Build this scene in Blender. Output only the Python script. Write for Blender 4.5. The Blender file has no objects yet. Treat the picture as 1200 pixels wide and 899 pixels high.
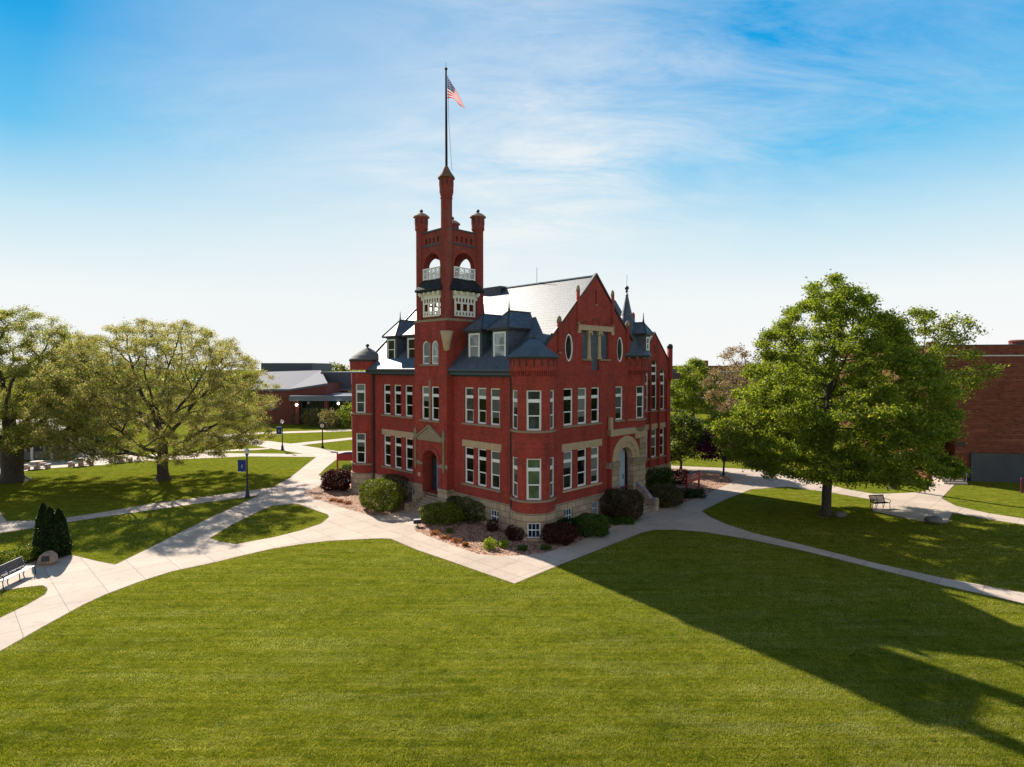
import bpy, math, random
import numpy as np
from math import sin, cos, pi, radians, sqrt, atan2
from mathutils import Vector, Matrix
from mathutils.geometry import delaunay_2d_cdt

random.seed(7); RNG = np.random.default_rng(7)
scene = bpy.context.scene
COL = scene.collection

# ------------------------------------------------------------------ camera geometry
CAMH = 11.0; FPX = 686.05; PITCH = 0.02706
def ray(x, y):
    u = (x-600)/FPX; v = -(y-449.5)/FPX
    c, s = cos(PITCH), sin(PITCH)
    return (u, c+s*v, -s+c*v)
def G(x, y, z=0.0):                 # ground point seen at photo pixel x, y
    d = ray(x, y); t = (z-CAMH)/d[2]
    return (d[0]*t, d[1]*t)
def PY(x, y, Y):                    # point at depth Y
    d = ray(x, y); t = Y/d[1]
    return (d[0]*t, Y, CAMH+d[2]*t)
C0 = (1.3865, 37.706); S2 = sqrt(.5)
def LW(a, b):                       # hall-local plan -> world
    return (C0[0]+S2*(a-b), C0[1]+S2*(a+b))

# ------------------------------------------------------------------ materials
M = {}
def new_mat(name):
    m = bpy.data.materials.new(name); m.use_nodes = True
    nt = m.node_tree; bs = nt.nodes['Principled BSDF']
    M[name] = m
    return m, nt, bs
def N(nt, t, **kw):
    n = nt.nodes.new(t)
    for k, v in kw.items():
        if k in ('op', ): n.operation = v
        elif hasattr(n, k): setattr(n, k, v)
        else: n.inputs[k].default_value = v
    return n
def L(nt, a, b): nt.links.new(a, b)
def ramp(nt, fac, stops):
    r = nt.nodes.new('ShaderNodeValToRGB'); cr = r.color_ramp
    while len(cr.elements) < len(stops): cr.elements.new(.5)
    for e, (p, c) in zip(cr.elements, stops):
        e.position = p; e.color = (*c, 1)
    L(nt, fac, r.inputs[0]); return r.outputs[0]
def noise(nt, vec, scale, detail=4, rough=.55, dist=0.):
    n = nt.nodes.new('ShaderNodeTexNoise'); n.inputs['Scale'].default_value = scale
    n.inputs['Detail'].default_value = detail; n.inputs['Roughness'].default_value = rough
    n.inputs['Distortion'].default_value = dist
    if vec is not None: L(nt, vec, n.inputs['Vector'])
    return n.outputs['Fac']
def mixc(nt, fac, a, b, mode='MIX'):
    m = nt.nodes.new('ShaderNodeMix'); m.data_type = 'RGBA'; m.blend_type = mode
    for sock, val in ((m.inputs[0], fac), (m.inputs[6], a), (m.inputs[7], b)):
        if hasattr(val, 'is_linked') or hasattr(val, 'links'): L(nt, val, sock)
        elif isinstance(val, (tuple, list)): sock.default_value = (*val[:3], 1)
        else: sock.default_value = val
    return m.outputs[2]
def math_(nt, op, a, b=None, c=None):
    m = nt.nodes.new('ShaderNodeMath'); m.operation = op
    for i, v in enumerate((a, b, c)):
        if v is None: continue
        if hasattr(v, 'links'): L(nt, v, m.inputs[i])
        else: m.inputs[i].default_value = v
    return m.outputs[0]
def bump(nt, bs, h, strength=.5, dist=.02):
    b = nt.nodes.new('ShaderNodeBump'); b.inputs['Strength'].default_value = strength
    b.inputs['Distance'].default_value = dist
    L(nt, h, b.inputs['Height']); L(nt, b.outputs[0], bs.inputs['Normal'])
def objco(nt):
    return nt.nodes.new('ShaderNodeTexCoord').outputs['Object']
def wallco(nt):
    """(along the wall, height) coordinates from object space"""
    tc = nt.nodes.new('ShaderNodeTexCoord')
    s = nt.nodes.new('ShaderNodeSeparateXYZ'); L(nt, tc.outputs['Object'], s.inputs[0])
    n = nt.nodes.new('ShaderNodeSeparateXYZ'); L(nt, tc.outputs['Normal'], n.inputs[0])
    ax = math_(nt, 'ABSOLUTE', n.outputs[0]); ay = math_(nt, 'ABSOLUTE', n.outputs[1])
    f = math_(nt, 'GREATER_THAN', ax, ay)
    u = math_(nt, 'ADD', math_(nt, 'MULTIPLY', s.outputs[1], f),
              math_(nt, 'MULTIPLY', s.outputs[0], math_(nt, 'SUBTRACT', 1., f)))
    c = nt.nodes.new('ShaderNodeCombineXYZ'); L(nt, u, c.inputs[0]); L(nt, s.outputs[2], c.inputs[1])
    return c.outputs[0], tc.outputs['Object']
def brick_mat(name, c1, c2, mortar, bw, bh, ms, big=.25, rough=.85, bstr=.35, dirt=None, horiz=False):
    m, nt, bs = new_mat(name)
    v, o = wallco(nt)
    bt = nt.nodes.new('ShaderNodeTexBrick'); L(nt, v, bt.inputs['Vector'])
    bt.inputs['Color1'].default_value = (*c1, 1); bt.inputs['Color2'].default_value = (*c2, 1)
    bt.inputs['Mortar'].default_value = (*mortar, 1); bt.inputs['Scale'].default_value = 1.
    bt.inputs['Mortar Size'].default_value = ms; bt.inputs['Mortar Smooth'].default_value = .4
    bt.inputs['Brick Width'].default_value = bw; bt.inputs['Row Height'].default_value = bh
    bt.inputs['Bias'].default_value = 0.
    n1 = noise(nt, o, .55, 5, .65); n2 = noise(nt, o, 7., 4, .6)
    k = math_(nt, 'ADD', math_(nt, 'MULTIPLY', n1, big*2), math_(nt, 'MULTIPLY', n2, .55))
    k = math_(nt, 'ADD', k, 1-big-.275)
    cc = mixc(nt, 1., bt.outputs['Color'], k, 'MULTIPLY')
    if dirt:
        st = nt.nodes.new('ShaderNodeMapping'); L(nt, o, st.inputs[0]); st.inputs['Scale'].default_value = (.16, .16, 2.6) if horiz else (1.3, 1.3, .22)
        f = noise(nt, st.outputs[0], 1.2, 6, .7)
        f = ramp(nt, f, [(.5, (0, 0, 0)), (.72, (1, 1, 1))])
        cc = mixc(nt, math_(nt, 'MULTIPLY', f, dirt[1]), cc, dirt[0])
    L(nt, cc, bs.inputs['Base Color']); bs.inputs['Roughness'].default_value = rough
    h = math_(nt, 'ADD', bt.outputs['Fac'], math_(nt, 'MULTIPLY', n2, -.6))
    bump(nt, bs, math_(nt, 'MULTIPLY', h, -1.), bstr, .015)
    bs.inputs['Specular IOR Level'].default_value = .25
    return m
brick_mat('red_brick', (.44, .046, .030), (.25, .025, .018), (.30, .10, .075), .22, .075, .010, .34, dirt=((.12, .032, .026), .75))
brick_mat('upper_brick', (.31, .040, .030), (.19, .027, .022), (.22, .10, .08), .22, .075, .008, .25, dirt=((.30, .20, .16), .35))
brick_mat('brown_brick', (.23, .055, .030), (.11, .026, .018), (.22, .11, .075), .40, .16, .016, .40, dirt=((.36, .16, .09), .6), horiz=True)
brick_mat('far_brick', (.20, .055, .04), (.16, .045, .035), (.2, .1, .08), .3, .1, .01, .2)
brick_mat('rock_stone', (.50, .375, .255), (.35, .26, .17), (.14, .11, .08), .85, .42, .02, .35, .9, 1., dirt=((.12, .10, .07), .4))
brick_mat('slate', (.062, .090, .125), (.032, .052, .078), (.022, .030, .042), .34, .21, .012, .35, .60, .6, dirt=((.11, .10, .10), .5))
M['slate'].node_tree.nodes['Principled BSDF'].inputs['Coat Weight'].default_value = .18; M['slate'].node_tree.nodes['Principled BSDF'].inputs['Coat Roughness'].default_value = .55; M['slate'].node_tree.nodes['Principled BSDF'].inputs['Coat Tint'].default_value = (1., .93, .90, 1)
brick_mat('shingle', (.035, .038, .042), (.016, .018, .02), (.006, .006, .008), .30, .22, .02, .3, .8, 1.)
M['slate'].node_tree.nodes['Principled BSDF'].inputs['Specular IOR Level'].default_value = .85
brick_mat('slate_light', (.34, .31, .31), (.24, .22, .225), (.12, .11, .115), .30, .19, .012, .3, .36, .5)
M['slate_light'].node_tree.nodes['Principled BSDF'].inputs['Specular IOR Level'].default_value = .9

def plain(name, col, rough=.6, var=.15, scale=6., metal=0., spec=.4, bstr=0.):
    m, nt, bs = new_mat(name); o = objco(nt)
    n = noise(nt, o, scale, 5, .6)
    k = math_(nt, 'ADD', math_(nt, 'MULTIPLY', n, var*2), 1-var)
    L(nt, mixc(nt, 1., col, k, 'MULTIPLY'), bs.inputs['Base Color'])
    bs.inputs['Roughness'].default_value = rough; bs.inputs['Metallic'].default_value = metal
    bs.inputs['Specular IOR Level'].default_value = spec
    if bstr: bump(nt, bs, n, bstr, .02)
    return m
plain('white_paint', (.86, .87, .85), .45, .10, 9.)
plain('cream_paint', (.80, .76, .64), .55, .18, 9.)
plain('sandstone', (.50, .36, .23), .85, .35, 3., bstr=.3)
plain('weathered_stone', (.29, .225, .15), .9, .4, 3., bstr=.3)
plain('step_stone', (.36, .27, .21), .85, .3, 3., bstr=.2)
plain('dark_trim', (.028, .026, .026), .5, .3, 5.)
plain('gutter_blue', (.045, .085, .12), .4, .2, 5.)
plain('dark_iron', (.010, .011, .016), .85, .2)
plain('copper_dark', (.035, .045, .045), .5, .3)
plain('dark_metal', (.05, .055, .065), .4, .1, metal=.3)
plain('cap_metal', (.13, .12, .12), .8, .3, 4.)
plain('terracotta', (.34, .22, .17), .75, .3)
plain('terracotta_dark', (.17, .085, .055), .8, .3)
plain('blind_cloth', (.085, .10, .085), .5, .25, 3.); plain('blind_pale', (.19, .20, .18), .5, .25, 3.)
plain('lamp_blue', (.012, .022, .06), .4, .1)
plain('steel_blue', (.14, .21, .46), .4, .1)
plain('door_dark', (.045, .012, .012), .5, .2)
plain('door_pale', (.42, .50, .60), .5, .1)
plain('blue_wall', (.12, .20, .24), .6, .15)
plain('sign_red', (.33, .02, .035), .45, .1)
plain('sign_blue', (.015, .025, .14), .45, .1)
plain('banner_blue', (.012, .035, .19), .6, .1)
def cloth(name, col):
    m = plain(name, col, .8, .05); nt = m.node_tree; t = nt.nodes.new('ShaderNodeBsdfTranslucent'); t.inputs[0].default_value = (*col, 1)
    mx = nt.nodes.new('ShaderNodeMixShader'); mx.inputs[0].default_value = .45
    L(nt, nt.nodes['Principled BSDF'].outputs[0], mx.inputs[1]); L(nt, t.outputs[0], mx.inputs[2]); L(nt, mx.outputs[0], nt.nodes['Material Output'].inputs[0])
cloth('flag_red', (.62, .02, .04)); cloth('flag_white', (.78, .74, .74)); cloth('flag_blue', (.015, .04, .14))
plain('boulder', (.36, .25, .19), .9, .5, 2.5, bstr=.6)
plain('grey_boulder', (.17, .15, .14), .9, .5, 2.5, bstr=.6)
plain('bronze', (.03, .028, .026), .4, .1)
plain('table_concrete', (.42, .33, .29), .8, .2, 5.)
plain('bench_grey', (.13, .13, .16), .35, .1)
plain('concrete_panel', (.075, .08, .09), .85, .35, .8)
plain('metal_roof', (.13, .135, .165), .85, .08, .6)
plain('far_grey', (.07, .08, .10), .6, .1)
plain('far_white', (.6, .58, .55), .6, .1)
plain('far_tan', (.28, .17, .12), .8, .3, .3)
plain('canopy', (.14, .17, .22), .4, .1)
plain('rope', (.3, .32, .4), .7, .05)
plain('black_box', (.012, .012, .013), .5, .1)
plain('maroon', (.14, .01, .05), .5, .1)

def glass(name, col, rough=.04, spec=.24):
    m, nt, bs = new_mat(name); o = objco(nt)
    n = noise(nt, o, 1.1, 2, .5, .6)
    c = mixc(nt, ramp(nt, n, [(.42, (0, 0, 0)), (.6, (1, 1, 1))]), tuple(x*.45 for x in col), col)
    L(nt, c, bs.inputs['Base Color']); bs.inputs['Roughness'].default_value = rough
    bs.inputs['Specular IOR Level'].default_value = spec
    bump(nt, bs, noise(nt, o, .9, 2), .06, .05)
glass('glass_dark', (.008, .010, .009)); glass('glass_room', (.035, .036, .030)); glass('glass_green', (.11, .17, .09))  # last, green pane: turret window's greenish reflection put into the base colour
glass('glass_pale', (.42, .46, .50)); glass('glass_blue', (.02, .04, .10)); glass('glass_grey', (.07, .085, .085))  # glass_pale: the dormer windows' pale reflection is put into its base colour
glass('glass_far', (.02, .045, .025), .12)
def lampglass(name, col, e):
    m, nt, bs = new_mat(name); bs.inputs['Base Color'].default_value = (*col, 1); bs.inputs['Roughness'].default_value = .25
    bs.inputs['Transmission Weight'].default_value = .35
    if e:
        bs.inputs['Emission Color'].default_value = (1, .93, .8, 1); bs.inputs['Emission Strength'].default_value = e
lampglass('globe', (.8, .78, .72), 0.); lampglass('globe_lit', (.9, .9, .85), 2.)

# concrete walks
m, nt, bs = new_mat('concrete'); o = objco(nt)
mp = nt.nodes.new('ShaderNodeMapping'); L(nt, o, mp.inputs[0]); mp.inputs['Rotation'].default_value = (0, 0, radians(45)); mp.inputs['Location'].default_value = (.3, .9, 0)
bt = nt.nodes.new('ShaderNodeTexBrick'); L(nt, mp.outputs[0], bt.inputs['Vector']); bt.offset = 0.
bt.inputs['Scale'].default_value = 1.; bt.inputs['Brick Width'].default_value = 1.75; bt.inputs['Row Height'].default_value = 1.75
bt.inputs['Mortar Size'].default_value = .016; bt.inputs['Mortar Smooth'].default_value = .2
bt.inputs['Color1'].default_value = (.53, .43, .345, 1); bt.inputs['Color2'].default_value = (.46, .37, .295, 1); bt.inputs['Mortar'].default_value = (.24, .19, .155, 1)
n1 = noise(nt, o, .35, 6, .65); n2 = noise(nt, o, 5., 6, .7)
n3 = noise(nt, o, 1.3, 8, .8, .6)
k = math_(nt, 'ADD', math_(nt, 'ADD', math_(nt, 'MULTIPLY', n1, .55), math_(nt, 'MULTIPLY', n2, .26)), .60)
k = math_(nt, 'SUBTRACT', k, math_(nt, 'MULTIPLY', ramp(nt, n3, [(.54, (0, 0, 0)), (.68, (1, 1, 1))]), .24))
L(nt, mixc(nt, 1., bt.outputs['Color'], k, 'MULTIPLY'), bs.inputs['Base Color']); bs.inputs['Roughness'].default_value = .85
bs.inputs['Specular IOR Level'].default_value = .25
bump(nt, bs, noise(nt, o, 30., 4), .2, .01)
# soil edging
plain('soil', (.13, .075, .045), .95, .4, 6., bstr=.4)

# lawn
m, nt, bs = new_mat('lawn_grass'); o = objco(nt)
mpg = nt.nodes.new('ShaderNodeMapping'); L(nt, o, mpg.inputs[0]); mpg.inputs['Scale'].default_value = (.35, 1.5, 1.)
mpg.inputs['Rotation'].default_value = (0, 0, radians(8))
na = noise(nt, mpg.outputs[0], .9, 10, .72, .4); nb = noise(nt, o, .07, 5, .6); nc = noise(nt, o, 6., 10, .85)
nd = noise(nt, mpg.outputs[0], 5.5, 8, .8); ne = noise(nt, o, 1.6, 8, .75, .3)
mpr = nt.nodes.new('ShaderNodeMapping'); L(nt, o, mpr.inputs[0]); mpr.inputs['Scale'].default_value = (.10, 5.0, 1.); mpr.inputs['Rotation'].default_value = (0, 0, radians(6))
nr = noise(nt, mpr.outputs[0], 1.0, 6, .7)
f = math_(nt, 'ADD', math_(nt, 'ADD', math_(nt, 'MULTIPLY', na, .12), math_(nt, 'MULTIPLY', nc, .50)), math_(nt, 'MULTIPLY', nr, .20))
f = math_(nt, 'ADD', f, math_(nt, 'MULTIPLY', ne, .26))
GST = [(.45, (.038, .058, .006)), (.52, (.110, .138, .011)), (.57, (.180, .195, .020)), (.66, (.30, .275, .085))]
gc = ramp(nt, f, GST)
gc = mixc(nt, ramp(nt, nb, [(.35, (0, 0, 0)), (.68, (1, 1, 1))]), gc, mixc(nt, 1., gc, (1.18, 1.05, 1.0), 'MULTIPLY'))
nw = noise(nt, mpg.outputs[0], .7, 10, .85, .3)
gc = mixc(nt, math_(nt, 'MULTIPLY', ramp(nt, nw, [(.55, (0, 0, 0)), (.70, (1, 1, 1))]), .45), gc, (.26, .24, .12))
L(nt, gc, bs.inputs['Base Color']); bs.inputs['Roughness'].default_value = 1.; bs.inputs['Specular IOR Level'].default_value = .0
bump(nt, bs, math_(nt, 'ADD', noise(nt, o, 24., 8, .85), math_(nt, 'MULTIPLY', nd, 1.2)), .9, .06)

# mulch bed
m, nt, bs = new_mat('mulch'); o = objco(nt)
vo = nt.nodes.new('ShaderNodeTexVoronoi'); L(nt, o, vo.inputs['Vector']); vo.inputs['Scale'].default_value = 9.
mc = ramp(nt, vo.outputs['Color'], [(.12, (.10, .04, .022)), (.45, (.40, .20, .12)), (.85, (.74, .47, .33))])
mc = mixc(nt, .5, mc, mixc(nt, 1., mc, noise(nt, o, 1.2, 6, .7), 'MULTIPLY'))
L(nt, mc, bs.inputs['Base Color']); bs.inputs['Roughness'].default_value = .95
bump(nt, bs, vo.outputs['Distance'], 1., .06)

# bark & leaves
m, nt, bs = new_mat('bark'); o = objco(nt)
mp = nt.nodes.new('ShaderNodeMapping'); L(nt, o, mp.inputs[0]); mp.inputs['Scale'].default_value = (6, 6, 1.2)
n = noise(nt, mp.outputs[0], 1.6, 7, .7)
L(nt, ramp(nt, n, [(.3, (.028, .020, .014)), (.7, (.10, .078, .058))]), bs.inputs['Base Color']); bs.inputs['Roughness'].default_value = .95
bump(nt, bs, n, 1., .05)
def leaf_mat(name, stops, trans=.45, tint=(1.6, 1.5, .7), rough=.55):
    m, nt, bs = new_mat(name)
    g = nt.nodes.new('ShaderNodeNewGeometry')
    o = objco(nt); n = noise(nt, o, .45, 3, .6)
    f = math_(nt, 'ADD', math_(nt, 'MULTIPLY', g.outputs['Random Per Island'], .65), math_(nt, 'MULTIPLY', n, .35))
    c = ramp(nt, f, stops)
    L(nt, c, bs.inputs['Base Color']); bs.inputs['Roughness'].default_value = rough; bs.inputs['Specular IOR Level'].default_value = .25
    t = nt.nodes.new('ShaderNodeBsdfTranslucent'); L(nt, mixc(nt, 1., c, tint, 'MULTIPLY'), t.inputs[0])
    mx = nt.nodes.new('ShaderNodeMixShader'); mx.inputs[0].default_value = trans
    L(nt, bs.outputs[0], mx.inputs[1]); L(nt, t.outputs[0], mx.inputs[2])
    L(nt, mx.outputs[0], nt.nodes['Material Output'].inputs[0])
leaf_mat('maple_leaf', [(.10, (.065, .10, .010)), (.5, (.155, .21, .024)), (.90, (.33, .36, .055))], .55)
m, nt, bs = new_mat('grass_blade'); o = objco(nt); g = nt.nodes.new('ShaderNodeNewGeometry')
mpg = nt.nodes.new('ShaderNodeMapping'); L(nt, o, mpg.inputs[0]); mpg.inputs['Scale'].default_value = (.12, 3.2, 1.); mpg.inputs['Rotation'].default_value = (0, 0, radians(6))
rows = noise(nt, mpg.outputs[0], 1., 6, .7); big = noise(nt, o, .16, 6, .7); mid = noise(nt, o, 1.4, 7, .75, .4)
f = math_(nt, 'ADD', math_(nt, 'MULTIPLY', g.outputs['Random Per Island'], .14), math_(nt, 'ADD', math_(nt, 'MULTIPLY', rows, .46), math_(nt, 'ADD', math_(nt, 'MULTIPLY', mid, .50), math_(nt, 'MULTIPLY', big, .44))))
f = math_(nt, 'SUBTRACT', f, .09)
mpd = nt.nodes.new('ShaderNodeMapping'); L(nt, o, mpd.inputs[0]); mpd.inputs['Scale'].default_value = (.35, 1.6, 1.); mpd.inputs['Rotation'].default_value = (0, 0, radians(6))
dry = noise(nt, mpd.outputs[0], .55, 9, .82, .4)
c = ramp(nt, f, [(.52, (.065, .092, .008)), (.64, (.175, .195, .014)), (.74, (.31, .29, .040)), (.86, (.44, .42, .15))])
c = mixc(nt, math_(nt, 'MULTIPLY', ramp(nt, dry, [(.50, (0, 0, 0)), (.64, (1, 1, 1))]), .70), c, (.44, .42, .22))
L(nt, c, bs.inputs['Base Color']); bs.inputs['Roughness'].default_value = .7; bs.inputs['Specular IOR Level'].default_value = .15
t = nt.nodes.new('ShaderNodeBsdfTranslucent'); L(nt, mixc(nt, 1., c, (1.3, 1.35, .6), 'MULTIPLY'), t.inputs[0])
mx = nt.nodes.new('ShaderNodeMixShader'); mx.inputs[0].default_value = .45
L(nt, bs.outputs[0], mx.inputs[1]); L(nt, t.outputs[0], mx.inputs[2]); L(nt, mx.outputs[0], nt.nodes['Material Output'].inputs[0])
leaf_mat('oak_tassel', [(.15, (.20, .17, .07)), (.5, (.34, .285, .12)), (.85, (.52, .42, .20))], .55, (1.5, 1.4, .9))
leaf_mat('oak_leaf', [(.15, (.09, .125, .022)), (.5, (.185, .22, .04)), (.85, (.32, .33, .08))], .55, (1.5, 1.5, .8))
leaf_mat('spring_leaf', [(.15, (.07, .10, .015)), (.5, (.14, .17, .025)), (.85, (.25, .24, .045))], .5)
leaf_mat('dark_leaf', [(.15, (.010, .022, .006)), (.5, (.022, .045, .010)), (.85, (.06, .085, .015))], .25)
leaf_mat('yew_leaf', [(.15, (.035, .055, .006)), (.5, (.11, .145, .012)), (.85, (.27, .28, .02))], .3)
leaf_mat('green_leaf', [(.15, (.02, .055, .008)), (.5, (.05, .11, .012)), (.85, (.12, .19, .02))], .35)
leaf_mat('dusky_leaf', [(.15, (.035, .036, .016)), (.5, (.085, .078, .034)), (.85, (.17, .15, .06))], .35)
leaf_mat('lime_leaf', [(.15, (.12, .19, .01)), (.5, (.26, .36, .02)), (.85, (.42, .46, .05))], .35)
leaf_mat('barberry', [(.15, (.020, .008, .008)), (.5, (.05, .016, .014)), (.85, (.14, .03, .022))], .3, (1.6, .9, .7))
leaf_mat('purple_leaf', [(.15, (.020, .006, .020)), (.5, (.055, .014, .045)), (.85, (.15, .03, .09))], .35, (1.6, .8, 1.2))
leaf_mat('orange_petal', [(.15, (.25, .06, .01)), (.5, (.55, .13, .02)), (.85, (.75, .24, .05))], .3, (1.2, 1., .8))
leaf_mat('brown_bud', [(.15, (.16, .12, .06)), (.5, (.28, .21, .11)), (.85, (.40, .31, .17))], .4, (1.3, 1.1, .9))

# ------------------------------------------------------------------ mesh builder
class MB:
    def __init__(s): s.v = []; s.f = []; s.m = []
    def add(s, vs, fs, mi=0):
        o = len(s.v); s.v += [tuple(v) for v in vs]; s.f += [tuple(o+i for i in f) for f in fs]; s.m += [mi]*len(fs)
    def box(s, x0, x1, y0, y1, z0, z1, mi=0):
        s.add([(x, y, z) for z in (z0, z1) for y in (y0, y1) for x in (x0, x1)],
              [(0, 2, 3, 1), (4, 5, 7, 6), (0, 1, 5, 4), (2, 6, 7, 3), (0, 4, 6, 2), (1, 3, 7, 5)], mi)
    def mbox(s, mp, u0, u1, z0, z1, d0, d1, mi=0, n=1):
        for i in range(n):
            a = u0+(u1-u0)*i/n; b = u0+(u1-u0)*(i+1)/n
            s.add([mp(u, z, d) for z in (z0, z1) for d in (d0, d1) for u in (a, b)],
                  [(0, 2, 3, 1), (4, 5, 7, 6), (0, 1, 5, 4), (2, 6, 7, 3), (0, 4, 6, 2), (1, 3, 7, 5)], mi)
    def rbox(s, c, sx, sy, sz, rz=0, z0=0, mi=0):
        cs, sn = cos(rz), sin(rz); vs = []
        for z in (z0, z0+sz):
            for y in (-sy/2, sy/2):
                for x in (-sx/2, sx/2): vs.append((c[0]+x*cs-y*sn, c[1]+x*sn+y*cs, z))
        s.add(vs, [(0, 2, 3, 1), (4, 5, 7, 6), (0, 1, 5, 4), (2, 6, 7, 3), (0, 4, 6, 2), (1, 3, 7, 5)], mi)
    def lathe(s, prof, c=(0, 0), n=24, mi=0, sx=1., sy=1., a0=0.):
        o = len(s.v)
        for r, z in prof:
            for i in range(n):
                t = a0+2*pi*i/n; s.v.append((c[0]+r*cos(t)*sx, c[1]+r*sin(t)*sy, z))
        for j in range(len(prof)-1):
            for i in range(n):
                k = (i+1) % n
                s.f.append((o+j*n+i, o+j*n+k, o+(j+1)*n+k, o+(j+1)*n+i)); s.m.append(mi)
        s.f.append(tuple(o+i for i in range(n))[::-1]); s.m.append(mi)
        s.f.append(tuple(o+(len(prof)-1)*n+i for i in range(n))); s.m.append(mi)
    def ball(s, c, r, n=12, mi=0, sz=1.):
        s.lathe([(max(r*sin(pi*j/8), .001), c[2]-r*sz*cos(pi*j/8)) for j in range(9)], c[:2], n, mi)
    def tube(s, pts, rad, n=6, mi=0):
        o = len(s.v); P = [Vector(p) for p in pts]
        if not hasattr(rad, '__len__'): rad = [rad]*len(P)
        x = None
        for i, p in enumerate(P):
            d = (P[min(i+1, len(P)-1)]-P[max(i-1, 0)]).normalized()
            if x is None:
                x = d.cross(Vector((0, 0, 1)))
                if x.length < .3: x = d.cross(Vector((0, 1, 0)))
            x = x-d*x.dot(d)
            if x.length < 1e-4: x = d.orthogonal()
            x.normalize(); y = d.cross(x)
            for k in range(n):
                t = 2*pi*k/n; q = p+x*(rad[i]*cos(t))+y*(rad[i]*sin(t)); s.v.append(tuple(q))
        for i in range(len(P)-1):
            for k in range(n):
                l = (k+1) % n
                s.f.append((o+i*n+k, o+i*n+l, o+(i+1)*n+l, o+(i+1)*n+k)); s.m.append(mi)
        s.f.append(tuple(o+k for k in range(n))); s.m.append(mi)
        s.f.append(tuple(o+(len(P)-1)*n+k for k in range(n))[::-1]); s.m.append(mi)
    def panel(s, mp, outline, holes=(), d=0., depth=.2, cuts=(), mi=0, back=False):
        """flat or curved wall panel: outline and holes in (u, z), holes get reveals of the given depth"""
        vs = []; es = []
        def addloop(p):
            o = len(vs); vs.extend(Vector((q[0], q[1])) for q in p)
            es.extend((o+i, o+(i+1) % len(p)) for i in range(len(p)))
        addloop(outline)
        for h in holes: addloop(h)
        z0 = min(q[1] for q in outline); z1 = max(q[1] for q in outline)
        for u in cuts:
            o = len(vs); vs.extend((Vector((u, z0-.01)), Vector((u, z1+.01)))); es.append((o, o+1))
        r = delaunay_2d_cdt(vs, es, [], 0, 1e-5)
        V, F = r[0], r[2]
        o = len(s.v); s.v += [tuple(mp(v.x, v.y, d)) for v in V]
        for f in F:
            cx = sum(V[i].x for i in f)/len(f); cz = sum(V[i].y for i in f)/len(f)
            if not inpoly(cx, cz, outline): continue
            if any(inpoly(cx, cz, h) for h in holes): continue
            s.f.append(tuple(o+i for i in f)); s.m.append(mi)
        loops = list(holes)+([outline] if back else [])
        for h in loops:
            n = len(h); o = len(s.v)
            s.v += [tuple(mp(q[0], q[1], d)) for q in h]+[tuple(mp(q[0], q[1], d+depth)) for q in h]
            for i in range(n):
                j = (i+1) % n; s.f.append((o+i, o+j, o+n+j, o+n+i)); s.m.append(mi)
        if back:
            o = len(s.v); s.v += [tuple(mp(v.x, v.y, d+depth)) for v in V]
            for f in F:
                cx = sum(V[i].x for i in f)/len(f); cz = sum(V[i].y for i in f)/len(f)
                if not inpoly(cx, cz, outline) or any(inpoly(cx, cz, h) for h in holes): continue
                s.f.append(tuple(o+i for i in f)[::-1]); s.m.append(mi)
    def build(s, name, mats, parent=None, smooth=False, loc=None):
        me = bpy.data.meshes.new(name); me.from_pydata(s.v, [], s.f)
        if isinstance(mats, str): mats = [mats]
        for q in mats: me.materials.append(M[q])
        me.polygons.foreach_set('material_index', s.m)
        if smooth: me.polygons.foreach_set('use_smooth', [True]*len(s.f))
        me.validate(); me.update()
        ob = bpy.data.objects.new(name, me); COL.objects.link(ob)
        if parent: ob.parent = parent
        if loc: ob.location = loc
        return ob
def inpoly(x, y, p):
    c = False; j = len(p)-1
    for i in range(len(p)):
        if (p[i][1] > y) != (p[j][1] > y) and x < (p[j][0]-p[i][0])*(y-p[i][1])/(p[j][1]-p[i][1])+p[i][0]: c = not c
        j = i
    return c
def tag(o, label=None, cat=None, group=None, kind=None):
    if label: o['label'] = label
    if cat: o['category'] = cat
    if group: o['group'] = group
    if kind: o['kind'] = kind
    return o
def empty(name, loc=(0, 0, 0), rz=0., label=None, cat=None, group=None):
    o = bpy.data.objects.new(name, None); COL.objects.link(o); o.location = loc; o.rotation_euler = (0, 0, rz)
    o.empty_display_size = .5
    return tag(o, label, cat, group)
def copy_thing(root, loc, rz=None, label=None, sc=None):
    r = root.copy(); COL.objects.link(r); r.location = loc
    if rz is not None: r.rotation_euler = (0, 0, rz)
    if label: r['label'] = label
    if sc: r.scale = sc
    def rec(src, dst):
        for ch in list(src.children):
            c = ch.copy(); COL.objects.link(c); c.parent = dst; rec(ch, c)
    rec(root, r); return r

# ------------------------------------------------------------------ ground, walks, beds
mb = MB(); R = 1500
mb.add([(-R, -200, 0), (R, -200, 0), (R, 2600, 0), (-R, 2600, 0)], [(0, 1, 2, 3)])
tag(mb.build('lawn', 'lawn_grass'), kind='structure')

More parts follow.
